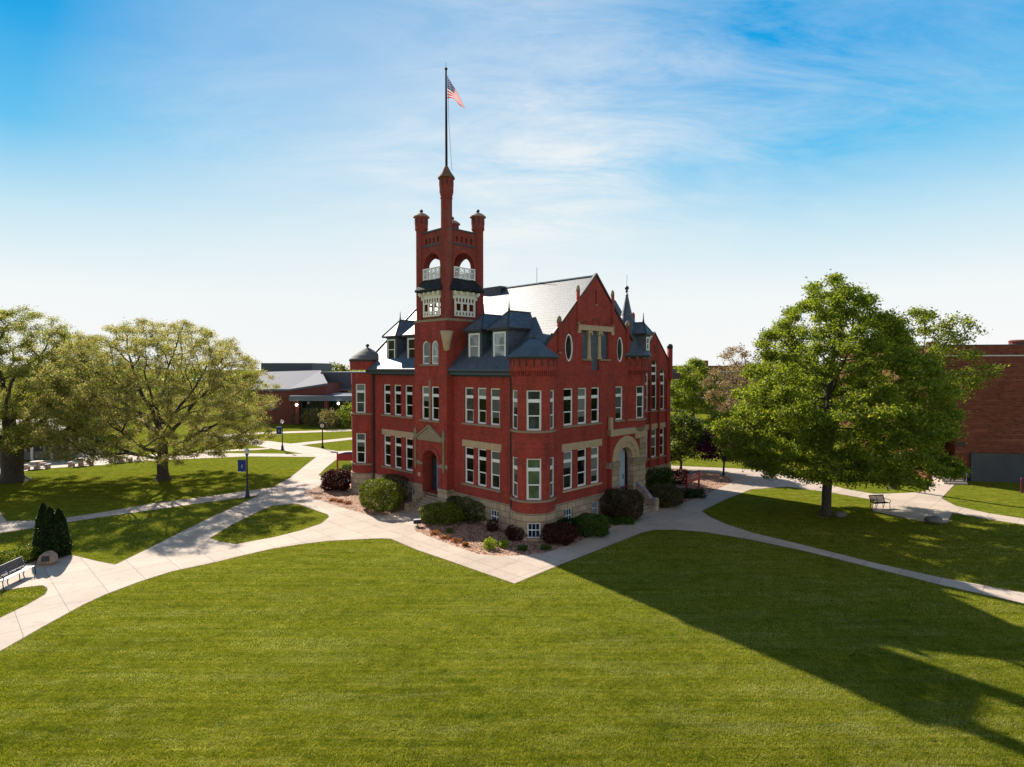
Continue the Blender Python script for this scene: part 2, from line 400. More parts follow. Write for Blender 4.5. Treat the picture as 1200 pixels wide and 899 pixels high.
def union_sheet(name, mat, polys, holes, z, px=True):
    vs = []; es = []; P = []; Hh = []
    for lst, out in ((polys, P), (holes, Hh)):
        for poly in lst:
            q = [G(*p) for p in poly] if px else poly
            out.append(q); o = len(vs); vs.extend(Vector(p) for p in q)
            es.extend((o+i, o+(i+1) % len(q)) for i in range(len(q)))
    r = delaunay_2d_cdt(vs, es, [], 0, 1e-4); V, F = r[0], r[2]
    mb = MB(); mb.v = [(v.x, v.y, z) for v in V]
    for f in F:
        cx = sum(V[i].x for i in f)/3; cy = sum(V[i].y for i in f)/3
        if any(inpoly(cx, cy, h) for h in Hh): continue
        if any(inpoly(cx, cy, p) for p in P):
            mb.f.append(tuple(f)); mb.m.append(0)
    return tag(mb.build(name, mat), kind='structure')
walk = [
 [(-60, 795), (6, 760), (53, 733), (98, 708.5), (123, 697), (160, 683), (200, 670), (252, 659), (276, 653), (320, 643), (352, 638),
  (384, 634), (420, 632.2), (446, 631), (458, 631.5), (490, 645), (530, 658.5), (565, 671), (603, 684), (656, 662), (720, 637),
  (752, 624.5), (768, 621), (790, 621), (825, 623.5), (880, 632.5), (950, 647.5), (1030, 667.5), (1100, 685), (1200, 707.5), (1300, 733),
  (1300, 718), (1200, 695), (1100, 676.5), (1030, 661), (950, 641), (880, 624), (850, 614), (832, 606), (822, 599), (850, 585.5),
  (880, 573.5), (870, 560), (859, 565), (835, 576), (805, 588), (796, 593), (772, 595), (768, 585), (740, 588), (744, 606), (752, 609.5), (736, 613), (720, 617),
  (672, 637), (656, 642.4), (640, 648), (620, 650.5), (600, 651.5), (580, 651), (560, 649.6), (530, 639), (500, 628), (488, 623),
  (485, 618), (500, 606), (522, 596), (500, 580), (478, 597), (470, 599), (452, 604), (436, 605), (426, 602), (400, 595), (370, 585),
  (355, 578), (380, 567), (388, 562), (373, 557), (382, 548), (392, 540), (398, 536.5), (412, 533), (430, 530), (430, 527.5),
  (396, 528.9), (370, 524.5), (340, 520), (307, 516), (280, 512), (250, 507), (240, 513), (280, 518.5), (314, 525), (356, 532),
  (371, 535.6), (360, 544), (340, 560), (320, 571), (308, 579), (240, 610), (160, 650), (135, 662), (114, 658), (89, 651.8),
  (78, 650.2), (60, 654), (32, 661), (0, 671), (-60, 690), (-60, 701), (0, 692.5), (40, 687), (50, 686), (55, 688.5), (56, 691.6),
  (53, 697), (32, 709), (0, 724.5), (-60, 755)],
 [(-60, 634), (0, 625), (46, 618), (74, 613), (120, 606), (240, 589), (308, 580), (322, 571), (240, 582.4), (180, 590), (120, 600.5),
  (70, 608), (46, 613), (40, 610.4), (8, 611), (0, 601), (-60, 575)],
 [(-60, 562), (0, 556), (24, 552.4), (70, 548), (120, 545), (152, 541), (240, 537), (290, 534.8), (371, 535.7), (371, 533.7), (356, 532),
  (290, 531.5), (240, 531), (140, 534), (122, 531), (112, 524), (84, 515), (78, 517), (95, 528), (80, 536), (24, 543), (-60, 546)],
 [(240, 528.5), (280, 526.5), (316, 524.9), (316, 526.3), (280, 528.5), (240, 530.2)],
 [(340.5, 520), (411.7, 512.8), (460, 508), (460, 510.2), (411.7, 515.3), (351, 522)],
 [(240, 510), (299.6, 507), (411.7, 503.3), (460, 501.5), (460, 503.3), (411.7, 505.3), (299.6, 509), (240, 512)],
 [(822, 599), (850, 585.5), (880, 573.5), (923, 570.5), (975, 577.5), (1024, 586), (1023, 599), (1080, 611), (1110, 613), (1116, 601),
  (1160, 609), (1200, 615), (1300, 633), (1300, 622), (1200, 608), (1160, 602), (1120, 593), (1103, 584), (1125, 561), (1098, 559),
  (1085, 576), (1060, 578), (1024, 579), (990, 573), (950, 562), (900, 552), (859, 549), (790, 546), (740, 540), (740, 544),
  (790, 549.5), (842, 554), (859, 563)],
]
tri = [(245, 631), (258, 635), (276, 638), (320, 630), (352, 622), (376, 614), (386, 606), (384, 603), (370, 598), (350, 590.6), (334, 591.4), (318, 593), (306, 598), (270, 616)]
union_sheet('path', 'concrete', walk, [tri], .012)
# thin strip of bare soil along the walk edges, a little wider than the walks
def grow_poly(q, w):
    n = len(q); ar = sum(q[i][0]*q[(i+1) % n][1]-q[(i+1) % n][0]*q[i][1] for i in range(n)); sg = 1 if ar > 0 else -1
    out = []
    for i in range(n):
        p0, p1, p2 = q[i-1], q[i], q[(i+1) % n]
        d1 = Vector((p1[0]-p0[0], p1[1]-p0[1])).normalized(); d2 = Vector((p2[0]-p1[0], p2[1]-p1[1])).normalized()
        nn = Vector((d1.y+d2.y, -(d1.x+d2.x))); 
        if nn.length < .3: nn = Vector((d1.y, -d1.x))
        nn.normalize(); k = min(1.6, 1/max(.4, nn.dot(Vector((d1.y, -d1.x)))))
        out.append((p1[0]+nn.x*w*sg*k, p1[1]+nn.y*w*sg*k))
    return out
wg = [grow_poly([G(*p) for p in poly], .07) for poly in walk]
union_sheet('soil_edge', 'soil', wg, [grow_poly([G(*p) for p in tri], -.07)], .004, px=False)
beds = [
 [(355, 578), (370, 585), (400, 595), (426, 602), (436, 605), (452, 604), (478, 597), (500, 575), (480, 560), (388, 554), (388, 562), (380, 567)],
 [(488, 623), (500, 628), (530, 639), (560, 649.6), (580, 651), (600, 651.5), (620, 650.5), (640, 648), (656, 642.4), (672, 637), (720, 617),
  (736, 613), (752, 609.5), (757, 600), (740, 575), (640, 560), (524, 585), (522, 596), (500, 606), (485, 618)],
 [(772, 595), (796, 593), (805, 588), (835, 576), (859, 565), (855, 557), (842, 554), (790, 549.5), (760, 545), (750, 580)]]
union_sheet('mulch_bed', 'mulch', beds, [], .008)

def inpoly_np(x, y, p):
    c = np.zeros(len(x), bool); j = len(p)-1
    for i in range(len(p)):
        xi, yi = p[i]; xj, yj = p[j]
        if yi != yj: c ^= ((yi > y) != (yj > y)) & (x < (xj-xi)*(y-yi)/(yj-yi)+xi)
        j = i
    return c
r = np.random.default_rng(99); n = 620000
yy = 1/(1/13.5-r.random(n)*(1/13.5-1/42.)); xx = (r.random(n)*2-1)*(yy*.92+1)
bad = np.zeros(n, bool); isl = inpoly_np(xx, yy, [G(*p) for p in tri])
for poly in walk: bad |= inpoly_np(xx, yy, [G(*p) for p in poly])
bad &= ~isl
for poly in beds: bad |= inpoly_np(xx, yy, [G(*p) for p in poly])
xx, yy = xx[~bad], yy[~bad]; n = len(xx)
th = r.random(n)*2*pi; h = (.022+.034*r.random(n))*(.75+yy/45.); w_ = .006+.010*r.random(n)*(.6+yy/30.)
lx, ly = (r.normal(size=n)*.02), (r.normal(size=n)*.02)
V = np.zeros((n, 3, 3)); V[:, 0, 0] = xx-np.cos(th)*w_; V[:, 0, 1] = yy-np.sin(th)*w_; V[:, 1, 0] = xx+np.cos(th)*w_; V[:, 1, 1] = yy+np.sin(th)*w_
V[:, 2, 0] = xx+lx; V[:, 2, 1] = yy+ly; V[:, 2, 2] = h
me = bpy.data.meshes.new('grass'); me.vertices.add(n*3); me.loops.add(n*3); me.polygons.add(n)
me.vertices.foreach_set('co', V.reshape(-1)); me.loops.foreach_set('vertex_index', np.arange(n*3, dtype=np.int32)); me.polygons.foreach_set('loop_start', np.arange(0, n*3, 3, dtype=np.int32))
me.materials.append(M['grass_blade']); me.update()
ob = bpy.data.objects.new('grass', me); COL.objects.link(ob); tag(ob, 'short mown grass blades on the front lawn', 'grass', kind='stuff')

# ------------------------------------------------------------------ the hall
hall = empty('brick_hall', (C0[0], C0[1], 0), radians(45),
             'red brick Victorian college hall with square bell tower, corner turrets and steep slate roof', 'building')
def mpL(a0=0.):  return lambda u, z, d: (a0+d, u, z)          # wall facing -a
def mpR(b0=0.):  return lambda u, z, d: (u, b0+d, z)          # wall facing -b
def mpBa(a0):    return lambda u, z, d: (a0-d, u, z)          # wall facing +a
def mpBb(b0):    return lambda u, z, d: (u, b0-d, z)          # wall facing +b
def mpT(c, r):   return lambda u, z, d: (c[0]+(r-d)*cos(u/r), c[1]+(r-d)*sin(u/r), z)
def rect(u0, u1, z0, z1): return [(u0, z0), (u1, z0), (u1, z1), (u0, z1)]
def archp(u0, u1, z0, zs, n=14):
    r = (u1-u0)/2; c = (u0+u1)/2
    return [(u0, z0), (u1, z0)]+[(c+r*cos(pi*i/n), zs+r*sin(pi*i/n)) for i in range(n+1)]
def ell(c, z, rx, rz, n=24): return [(c+rx*cos(2*pi*i/n), z+rz*sin(2*pi*i/n)) for i in range(n)]
GL = ['glass_dark', 'glass_room', 'glass_dark', 'glass_grey', 'glass_dark']
def window(mp, u0, u1, z0, z1, kind='sash', rec=.10, gm=None, t=.09, parent=hall):
    w = u1-u0; h = z1-z0
    if kind == 'sash':
        out = rect(u0, u1, z0, z1); zt = z0+h*.735; zm = z0+h*.365
        holes = [rect(u0+t, u1-t, zt+.11, z1-t), rect(u0+t+.02, u1-t-.02, zm+.035, zt-.11), rect(u0+t+.05, u1-t-.05, z0+t+.03, zm-.035)]
    elif kind == 'dbl':
        out = rect(u0, u1, z0, z1); zm = z0+h*.5
        holes = [rect(u0+t, u1-t, zm+.03, z1-t), rect(u0+t+.03, u1-t-.03, z0+t, zm-.03)]
    elif kind == 'cellar':
        out = rect(u0, u1, z0, z1); zm = z0+h*.52; holes = []
        ww = (w-2*t-.06)/3
        for k in range(3):
            a = u0+t+k*(ww+.03); holes += [rect(a, a+ww, zm+.03, z1-t), rect(a, a+ww, z0+t, zm-.03)]
    elif kind == 'arch':
        r = w/2; zs = z1-r; out = archp(u0, u1, z0, zs); zm = z0+(zs-z0)*.45
        holes = [archp(u0+t, u1-t, zm+.04, zs), rect(u0+t+.02, u1-t-.02, z0+t, zm-.04)]
    elif kind == 'tall':
        r = w/2; zs = z1-r; out = archp(u0, u1, z0, zs); q = [z0, z0+1.25, z0+2.5, (z0+2.5+zs)/2+.1, zs]
        holes = [rect(u0+t, u1-t, q[0]+t, q[1]-.03), rect(u0+t, u1-t, q[1]+.03, q[2]-.12), rect(u0+t, u1-t, q[2]+.12, q[4]-.12),
                 archp(u0+t, u1-t, zs+.08, zs+.1)]
        if zs-z0 > 3.8: holes[2:3] = [rect(u0+t, u1-t, q[2]+.12, q[3]-.12), rect(u0+t, u1-t, q[3]+.1, q[4]-.1)]
    elif kind == 'oval':
        c, z = (u0+u1)/2, (z0+z1)/2; out = ell(c, z, w/2, h/2); holes = [ell(c, z, w/2-.1, h/2-.12)]
    f = MB(); f.panel(mp, out, holes, rec, .07)
    fo = f.build('window', 'white_paint', parent)
    p = MB(); p.panel(mp, out, (), rec+.06, 0)
    gm = gm or random.choice(GL)
    po = p.build('pane', gm, fo)
    if kind == 'sash' and random.random() < .5:
        zb_ = z1-h*random.choice((.26, .45, .45, .63, .8)); b = MB(); b.panel(mp, rect(u0+.03, u1-.03, zb_, z1-.03), (), rec+.052, 0)
        b.build('blind', random.choice(('blind_cloth', 'blind_cloth', 'blind_pale')), fo)
    return out
def sill(mp, u0, u1, z, name='window_sill', mat='weathered_stone', h=.13, pr=.10, n=1):
    m = MB(); m.mbox(mp, u0, u1, z-h, z, -pr, .08, n=n); return m.build(name, mat, hall)
def lintel(mp, u0, u1, z0, z1):
    m = MB(); m.mbox(mp, u0, u1, z0, z1, -.045, .06); return m.build('lintel', 'sandstone', hall)

WT = 1.75; EV = 10.45
S1, T1, S2f, T2 = 2.60, 5.26, 7.02, 9.58
colsA = [(16.50, 17.55), (14.92, 15.97), (13.32, 14.38)]
colsB = [(5.87, 6.87), (4.52, 5.49), (3.15, 4.14)]
colsR = [(3.02, 4.06), (4.56, 5.61), (6.10, 7.11)]
# left face walls
mp = mpL(0.)
for (b0, b1, cols) in ((1.5, 8.15, colsB), (12.15, 19.3, colsA)):
    holes = []
    for (u0, u1) in cols:
        holes += [window(mp, u0, u1, S1, T1), window(mp, u0, u1, S2f, T2)]
    w = MB(); w.panel(mp, rect(b0, b1, WT, EV+.1), holes, 0, .3); w.build('wall', 'red_brick', hall)
    lo = min(c[0] for c in cols)-.2; hi = max(c[1] for c in cols)+.2
    lintel(mp, lo, hi, T1+.03, T1+.50)
    sill(mp, lo, hi, S1-.01); sill(mp, lo, hi, S2f-.01)
    # eaves
    e = MB(); e.box(-.42, .1, b0+.05, b1+(.3 if b0 > 5 else 0), 10.50, 10.62); e.box(-.55, -.02, b0+.02, b1+(.3 if b0 > 5 else 0), 10.78, 10.90)
    e.build('gutter', 'gutter_blue', hall)
    e = MB(); e.box(-.47, .12, b0+.04, b1+(.3 if b0 > 5 else 0), 10.62, 10.78); e.box(-.12, .12, b0+.03, b1+.1, 10.36, 10.50); e.build('eave', 'dark_trim', hall)
# base of left face
holes1 = [window(mpL(-.07), 3.2, 4.08, .22, 1.14, 'cellar', gm='glass_blue', t=.07)]
w = MB(); w.panel(mpL(-.07), rect(1.5, 8.15, -.1, WT), holes1, 0, .35); w.mbox(mpL(-.07), 1.5, 8.15, WT, WT+.02, 0, .1); w.build('foundation', 'rock_stone', hall)
h2 = [window(mpL(-.07), 12.55, 13.45, .25, 1.2, 'cellar', gm='glass_blue', t=.07)]
w = MB(); w.panel(mpL(-.07), rect(12.15, 19.4, -.1, WT-.12), h2, 0, .35); w.mbox(mpL(-.07), 12.15, 19.4, WT-.12, WT+.01, 0, .1); w.build('foundation', 'rock_stone', hall)
w = MB(); w.tube([(-.14, 1.93, .1), (-.14, 1.93, 10.4)], .06); w.build('downspout', 'dark_trim', hall)
w = MB(); w.tube([(-.14, 18.95, .1), (-.14, 18.95, 10.4)], .09); w.build('downspout', 'dark_trim', hall)

# right face gable wall
mp = mpR(0.); holes = []
for (u0, u1) in colsR:
    holes += [window(mp, u0, u1, S1, T1), window(mp, u0, u1, S2f, T2)]
holes.append(window(mp, 9.10, 10.10, S2f, T2))
holes.append(window(mp, 3.17, 4.02, 11.42, 13.34, 'oval', rec=.04, gm='glass_room'))
holes.append(window(mp, 9.25, 10.08, 11.42, 13.34, 'oval', rec=.04, gm='glass_room'))
loggia = [(5.05, 11.62), (6.10, 11.62), (6.10, 10.82), (7.02, 10.82), (7.02, 11.62), (8.18, 11.62), (8.18, 13.64), (5.05, 13.64)]
holes.append(loggia)
slit = rect(6.56, 6.70, 15.6, 16.6); holes.append(slit)
holes.append(rect(9.12, 11.08, WT+.02, 5.1))
gout = [(1.3, WT), (11.5, WT), (11.5, 12.75), (6.62, 17.58), (1.3, 12.52)]
w = MB(); w.panel(mp, gout, holes, 0, .3); w.panel(mpBb(.32), gout, holes, 0, 0); w.build('gable_wall', 'red_brick', hall)
w = MB()   # coping along the rakes
for (u0, z0, u1, z1) in ((.9, 12.30, 6.62, 17.78), (12.2, 12.22, 6.62, 17.78)):
    dz = .14; w.add([(u0, -.07, z0-.12), (u0, .16, z0-.12), (u1, .16, z1-.12), (u1, -.07, z1-.12), (u0, -.07, z0+dz-.08), (u0, .16, z0+dz-.10), (u1, .16, z1+dz-.10), (u1, -.07, z1+dz-.08)],
              [(0, 1, 2, 3), (4, 7, 6, 5), (0, 3, 7, 4), (1, 5, 6, 2), (0, 4, 5, 1), (3, 2, 6, 7)])
w.build('gable_coping', 'dark_trim', hall)
lintel(mp, 2.8, 7.36, T1+.03, T1+.52); sill(mp, 2.85, 7.3, S1-.01, mat='sandstone'); sill(mp, 2.85, 7.3, S2f-.01); sill(mp, 8.95, 10.25, S2f-.01)
# loggia
w = MB(); w.box(4.55, 8.7, -.12, .3, 13.64, 14.02); w.box(4.5, 4.78, -.10, .05, 13.42, 13.66); w.box(8.47, 8.75, -.10, .05, 13.42, 13.66); w.build('lintel', 'sandstone', hall)
w = MB(); w.box(4.95, 6.06, -.15, .5, 11.50, 11.615); w.box(7.06, 8.28, -.15, .5, 11.50, 11.615); w.build('window_sill', 'weathered_stone', hall)
w = MB(); w.panel(mpR(1.25), rect(4.9, 8.3, 10.7, 13.8), (), 0, 0); w.add([(4.9, .3, 13.66), (8.3, .3, 13.66), (8.3, 1.3, 13.66), (4.9, 1.3, 13.66)], [(0, 1, 2, 3)])
w.build('balcony_back', 'blue_wall', hall)
for (u0, u1) in ((8.19, 8.3), (4.9, 5.04)):
    w = MB(); w.box(u0, u1, .3, 1.3, 10.7, 13.7); w.build('balcony_side', 'red_brick', hall)
w = MB(); w.box(4.9, 8.3, .3, 1.3, 10.7, 10.81); w.build('balcony_floor', 'dark_trim', hall)
for u in (5.55, 7.8): window(mpR(1.22), u-.32, u+.32, 11.7, 13.4, 'dbl', rec=0, gm='glass_grey')
w = MB(); w.mbox(mpR(1.2), 6.15, 7.0, 10.82, 13.3, 0, .05); w.build('balcony_door', 'canopy', hall)
for u in (5.93, 7.16):
    w = MB(); w.lathe([(.21, 11.62), (.21, 11.72), (.16, 11.78), (.145, 12.3), (.125, 13.30), (.15, 13.32), (.13, 13.36)], (u, .12), 14)
    w.box(u-.24, u+.24, -.06, .30, 13.46, 13.638); w.tube([(u-.2, -.07, 13.40), (u-.2, .3, 13.40)], .075, 8); w.tube([(u+.2, -.07, 13.40), (u+.2, .3, 13.40)], .075, 8)
    w.build('column', 'sandstone', hall)
def arc_relief(mp, c, z, r0, r1, pr, n=12, legs=0.):
    pts = [(c+r1*cos(pi*i/n), z+r1*sin(pi*i/n)) for i in range(n+1)]+[(c-r0*cos(pi*i/n), z+r0*sin(pi*i/n)) for i in range(n+1)]
    w = MB(); w.panel(mp, pts, (), -pr, pr+.02, back=True); return w
for (c, r) in ((5.35, .30), (6.62, .52), (7.88, .30)):
    arc_relief(mp, c, 14.06, r-.1, r, .05).build('blind_arch', 'upper_brick', hall)
for (u, z0, z1, r) in ((2.51, 12.1, 14.5, .17), (4.52, 14.2, 16.75, .13), (8.62, 14.2, 16.78, .13), (10.6, 12.1, 14.62, .17)):
    w = MB(); w.lathe([(.05, z0-.2), (r*.8, z0), (r, z0+.25), (r, z1-.45)], (u, -.02), 12); pn = w.build('pinnacle', 'red_brick', hall, True)
    w = MB(); w.lathe([(r+.01, z1-.45), (r+.01, z1-.28), (r*.7, z1-.08), (.02, z1)], (u, -.02), 12); w.build('pinnacle_cap', 'weathered_stone', pn, True)
    w = MB(); w.ball((u, -.08, z0-.1), .11); w.build('corbel', 'weathered_stone', pn, True)
w = MB(); w.box(6.53, 6.73, -.05, .2, 15.45, 15.59); w.build('window_sill', 'weathered_stone', hall)
# right face base
mpb = mpR(-.07)
hh = [window(mpb, 3.05, 3.95, .24, 1.28, 'cellar', gm='glass_blue', t=.07), window(mpb, 6.12, 6.95, .24, 1.28, 'cellar', gm='glass_blue', t=.07)]
w = MB(); w.panel(mpb, rect(1.4, 8.9, -.1, WT), hh, 0, .35); w.mbox(mpb, 1.4, 8.9, WT, WT+.02, 0, .1); w.build('foundation', 'rock_stone', hall)

# main roof
def prism_roof(pts, b0, b1, name, mat, parent=hall):
    w = MB(); n = len(pts)
    w.add([(a, b0, z) for a, z in pts]+[(a, b1, z) for a, z in pts],
          [tuple(range(n)), tuple(range(2*n-1, n-1, -1))]+[(i, (i+1) % n, n+(i+1) % n, n+i) for i in range(n)])
    return w.build(name, mat, parent)
prism_roof([(-.52, 10.90), (-.45, 10.80), (13.7, 10.80), (13.75, 10.92), (6.62, 17.62), (6.62, 17.63)][:5], .14, 20.4, 'roof', 'slate')
w = MB(); w.tube([(6.62, .3, 17.62), (6.62, 20.4, 17.62)], .09, 8); w.build('ridge_cap', 'gutter_blue', hall)
w = MB(); w.tube([(-.55, 20.4, 10.93), (6.62, 20.4, 17.66)], .07); w.tube([(13.8, 20.4, 10.93), (6.62, 20.4, 17.66)], .07); w.build('verge_trim', 'dark_trim', hall)
w = MB(); w.box(6.1, 7.2, 9.4, 11.7, 16.9, 17.78); w.build('roof_vent', 'dark_metal', hall)
w = MB(); w.tube([(6.62, 5.8, 17.6), (6.62, 5.8, 18.9)], .018, 5); w.build('lightning_rod', 'dark_metal', hall)
# rear and side walls
w = MB(); w.panel(mpBb(20.3), [(0, -.1), (13.2, -.1), (13.2, 10.8), (6.62, 17.4), (0, 10.8)], (), 0, 0); w.panel(mpBa(13.2), rect(3.5, 20.3, -.1, 10.8), (), 0, 0); w.build('rear_wall', 'red_brick', hall)

# round turrets
def turret(c, r, dirs, roofprof, roofmat, capball, base=True, corbel=True, cellar=None, levels=(1, 2), ztop=11.55, zbot=WT):
    mp = mpT(c, r); holes = []; W = 1.02
    for dg in dirs:
        u = radians(dg)*r
        for lv in levels:
            z0, z1 = ((S1, T1), (S2f, T2))[lv-1]
            holes.append(window(mp, u-W/2, u+W/2, z0, z1, gm=('glass_green' if (lv == 1 and dg == 225) else None), rec=.09))
    full = 2*pi*r; st = radians(60)*r
    cuts = [st+full*i/40 for i in range(1, 40)]
    w = MB(); w.panel(mp, rect(st, st+full, zbot, 10.5), holes, 0, .25, cuts); w.build('turret_wall', 'red_brick', hall)
    for lv in levels:
        z = (S1, S2f)[lv-1]
        w = MB(); w.lathe([(r-.05, z-.14), (r+.09, z-.14), (r+.09, z-.01), (r-.05, z-.01)], c, 40); w.build('string_course', 'weathered_stone', hall, False)
    w = MB()
    if corbel:
        for i in range(64):
            t = 2*pi*i/64; w.rbox((c[0]+(r+.05)*cos(t), c[1]+(r+.05)*sin(t)), .13, .075, .30, t, 10.50)
        w.lathe([(r+.01, 10.36), (r+.03, 10.50), (r+.015, 10.52), (r+.015, 10.80)], c, 40)
    w.lathe([(r+.02, 10.79), (r+.13, 10.80), (r+.13, ztop), (r-.2, ztop)], c, 40)
    w.build('corbel_band', 'red_brick', hall)
    w = MB()
    if corbel:
        for i in range(20):
            t = 2*pi*(i+.5)/20; w.rbox((c[0]+(r+.115)*cos(t), c[1]+(r+.115)*sin(t)), .05, .11, .42, t, 11.08)
        w.build('frieze_slot', 'door_dark', hall)
    w = MB(); w.lathe(roofprof, c, 40); w.build('turret_roof', roofmat, hall, False)
    rr, z0 = roofprof[0]
    w = MB(); w.lathe([(r, z0-.14), (rr+.01, z0-.14), (rr+.02, z0-.01), (r, z0-.01)], c, 40); w.build('turret_eave', 'dark_trim', hall)
    if capball:
        z, q = capball; w = MB(); w.lathe([(q*.8, z-q*1.7), (q*.4, z-q), (q*.4, z)], c, 10); w.ball((c[0], c[1], z), q); w.build('roof_ball', 'copper_dark', hall, True)
    if base:
        hs = []
        mq = mpT(c, r+.08)
        if cellar is not None:
            u = radians(cellar)*(r+.08); hs.append(window(mq, u-.46, u+.46, .20, 1.20, 'cellar', gm='glass_blue', t=.08))
        st2 = radians(60)*(r+.08); f2 = 2*pi*(r+.08)
        w = MB(); w.panel(mq, rect(st2, st2+f2, -.1, WT), hs, 0, .3, [st2+f2*i/40 for i in range(1, 40)])
        w.lathe([(r+.08, WT), (r-.1, WT+.02)], c, 40); w.build('turret_base', 'rock_stone', hall)
turret((.33, .33), 1.42, (225, 157, 293), [(1.68, 11.70), (1.66, 11.76), (1.05, 12.22), (.55, 12.62), (.14, 12.88)], 'slate', (12.98, .16), cellar=225)
turret((.33, 20.6), 1.42, (210, 142, 280), [(1.60, 11.70), (1.58, 11.78), (1.25, 12.1), (.8, 12.42), (.35, 12.68), (.1, 12.8)], 'cap_metal', (12.98, .16), corbel=False)
T2c = (12.0, 1.0)
turret(T2c, 1.50, (264,), [(1.98, 11.95), (1.95, 12.05), (1.55, 12.6), (1.22, 13.2), (.95, 13.9), (.74, 14.5), (.47, 15.1), (.30, 15.8), (.10, 16.75)],
       'slate', (17.35, .17), levels=(2,), zbot=6.35, ztop=11.75, base=False)
w = MB(); w.lathe([(.09, 16.7), (.13, 16.8), (.06, 16.9), (.05, 17.3)], T2c, 8); w.tube([(T2c[0], T2c[1], 17.4), (T2c[0], T2c[1], 18.4)], .015, 4); w.build('finial', 'copper_dark', hall)
# brackets under the spire eave
w = MB()
for i in range(18):
    t = 2*pi*i/18; w.rbox((T2c[0]+1.78*cos(t), T2c[1]+1.78*sin(t)), .3, .12, .12, t, 11.69)
w.build('eave_bracket', 'weathered_stone', hall)

# dormers with hipped fronts and white sash windows
def dormer(mpf, uc, w, zb, zw0, zw1, zr, back, toin, ev=.28, gm='glass_pale', fin=True, rz=.9):
    """mpf(u,z,d): d into the roof. front wall at d=0"""
    d = MB(); hw = w/2+.17
    d.panel(mpf, rect(uc-hw, uc+hw, zb, zw1+.18), [rect(uc-w/2, uc+w/2, zw0, zw1)], 0, .2)
    for s in (-1, 1):
        q = [mpf(uc+s*hw, zb, 0), mpf(uc+s*hw, zw1+.18, 0), mpf(uc+s*hw, zw1+.18, back), mpf(uc+s*hw, zb, back)]
        d.add(q, [(0, 1, 2, 3)])
    db = d.build('dormer', 'slate', hall)
    window(mpf, uc-w/2, uc+w/2, zw0, zw1, 'dbl', rec=-.04, gm=gm, t=.12, parent=hall)
    e = MB(); e.mbox(mpf, uc-hw-ev, uc+hw+ev, zw1+.13, zw1+.27, -ev, back); e.build('dormer_eave', 'dark_trim', db)
    r = MB(); z0 = zw1+.27; o = ev-.02
    A_ = [mpf(uc-hw-o, z0, -o), mpf(uc+hw+o, z0, -o), mpf(uc+hw+o, z0, back), mpf(uc-hw-o, z0, back), mpf(uc, zr, rz), mpf(uc, zr, back+toin)]
    r.add(A_, [(0, 1, 4), (1, 2, 5, 4), (3, 0, 4, 5), (2, 3, 5)]); r.build('dormer_roof', 'slate', db)
    if fin:
        f = MB(); p = mpf(uc, zr, rz); f.tube([p, (p[0], p[1], p[2]+.25), (p[0], p[1], p[2]+.75)], [.09, .05, .015], 6)
        q = mpf(uc, zr, back+toin); f.tube([p, q], .05, 6)
        for s in (-1, 1): f.tube([mpf(uc+s*(hw+o), z0, -o), p], .05, 6)
        f.build('dormer_ridge', 'dark_trim', db)
    return db
mpD = mpL(.45)
dormer(mpD, 6.25, 1.20, 11.3, 11.62, 13.48, 14.92, 2.6, .5)
dormer(mpD, 3.60, 1.25, 11.3, 11.62, 13.48, 15.0, 2.6, .5)
dormer(mpD, 16.95, 1.2, 11.3, 11.65, 13.42, 15.1, 2.6, .5, gm='glass_room')
dormer(mpD, 13.95, 1.2, 11.3, 11.65, 13.42, 15.0, 2.6, .5, gm='glass_room', fin=False)
# dormer beside the spire, facing the same way as the gable
_n = (cos(radians(278)), sin(radians(278))); _t = (-_n[1], _n[0])
mpS = lambda u, z, d: (T2c[0]+_n[0]*(1.78-d)+_t[0]*u, T2c[1]+_n[1]*(1.78-d)+_t[1]*u, z)
dormer(mpS, .0, .62, 11.9, 12.35, 13.4, 14.55, .9, .5, ev=.22, gm='glass_room', rz=.35)
# flat link roof behind the spire and cross roof on the far slope
w = MB(); w.add([(7.2, 4.6, 16.85), (15.0, 4.2, 16.9), (16.6, 2.0, 12.2), (7.2, 1.4, 12.2), (7.2, 8.5, 12.2), (16.6, 7.5, 12.2)],
                [(0, 3, 2, 1), (1, 2, 5), (0, 1, 5, 4), (2, 3, 4, 5), (0, 4, 3)]); w.build('cross_roof', 'slate', hall)

# ---------------- tower
TA, TB0, TB1, TA1 = -.6, 8.15, 12.15, 3.5
mp = mpL(TA); holes = []
for (u0, u1) in ((10.32, 11.27), (9.10, 10.06)):
    holes.append(window(mp, u0, u1, S2f, T2)); 
for (u0, u1) in ((10.30, 11.20), (9.14, 10.04)):
    holes.append(window(mp, u0, u1, 11.27, 13.05, 'arch', gm='glass_pale', t=.1))
door = archp(9.22, 11.18, WT-.3, 3.72); holes.append(door)
w = MB(); w.panel(mp, [(TB0, WT+.2), (9.22, WT+.2), (9.22, WT-.3), (11.18, WT-.3), (11.18, WT+.2), (TB1, WT+.2), (TB1, 14.5), (TB0, 14.5)], holes, 0, .9)
w.panel(mpR(TB0), rect(TA, TA1, WT+.2, 14.5), (), 0, 0); w.panel(mpBb(TB1), rect(TA, TA1, WT+.2, 14.5), (), 0, 0)
w.panel(mpBa(TA1), rect(TB0, TB1, 10, 14.5), (), 0, 0)
w.build('tower_wall', 'red_brick', hall)
sill(mp, 8.95, 11.45, S2f-.01); sill(mp, 8.98, 11.4, 11.26)
w = MB(); w.mbox(mp, 10.08, 10.30, S2f, T2+.45, -.03, .1); w.build('mullion', 'weathered_stone', hall)
w = MB(); w.mbox(mp, 10.06, 10.28, 11.27, 12.9, -.03, .1); w.build('mullion', 'weathered_stone', hall)
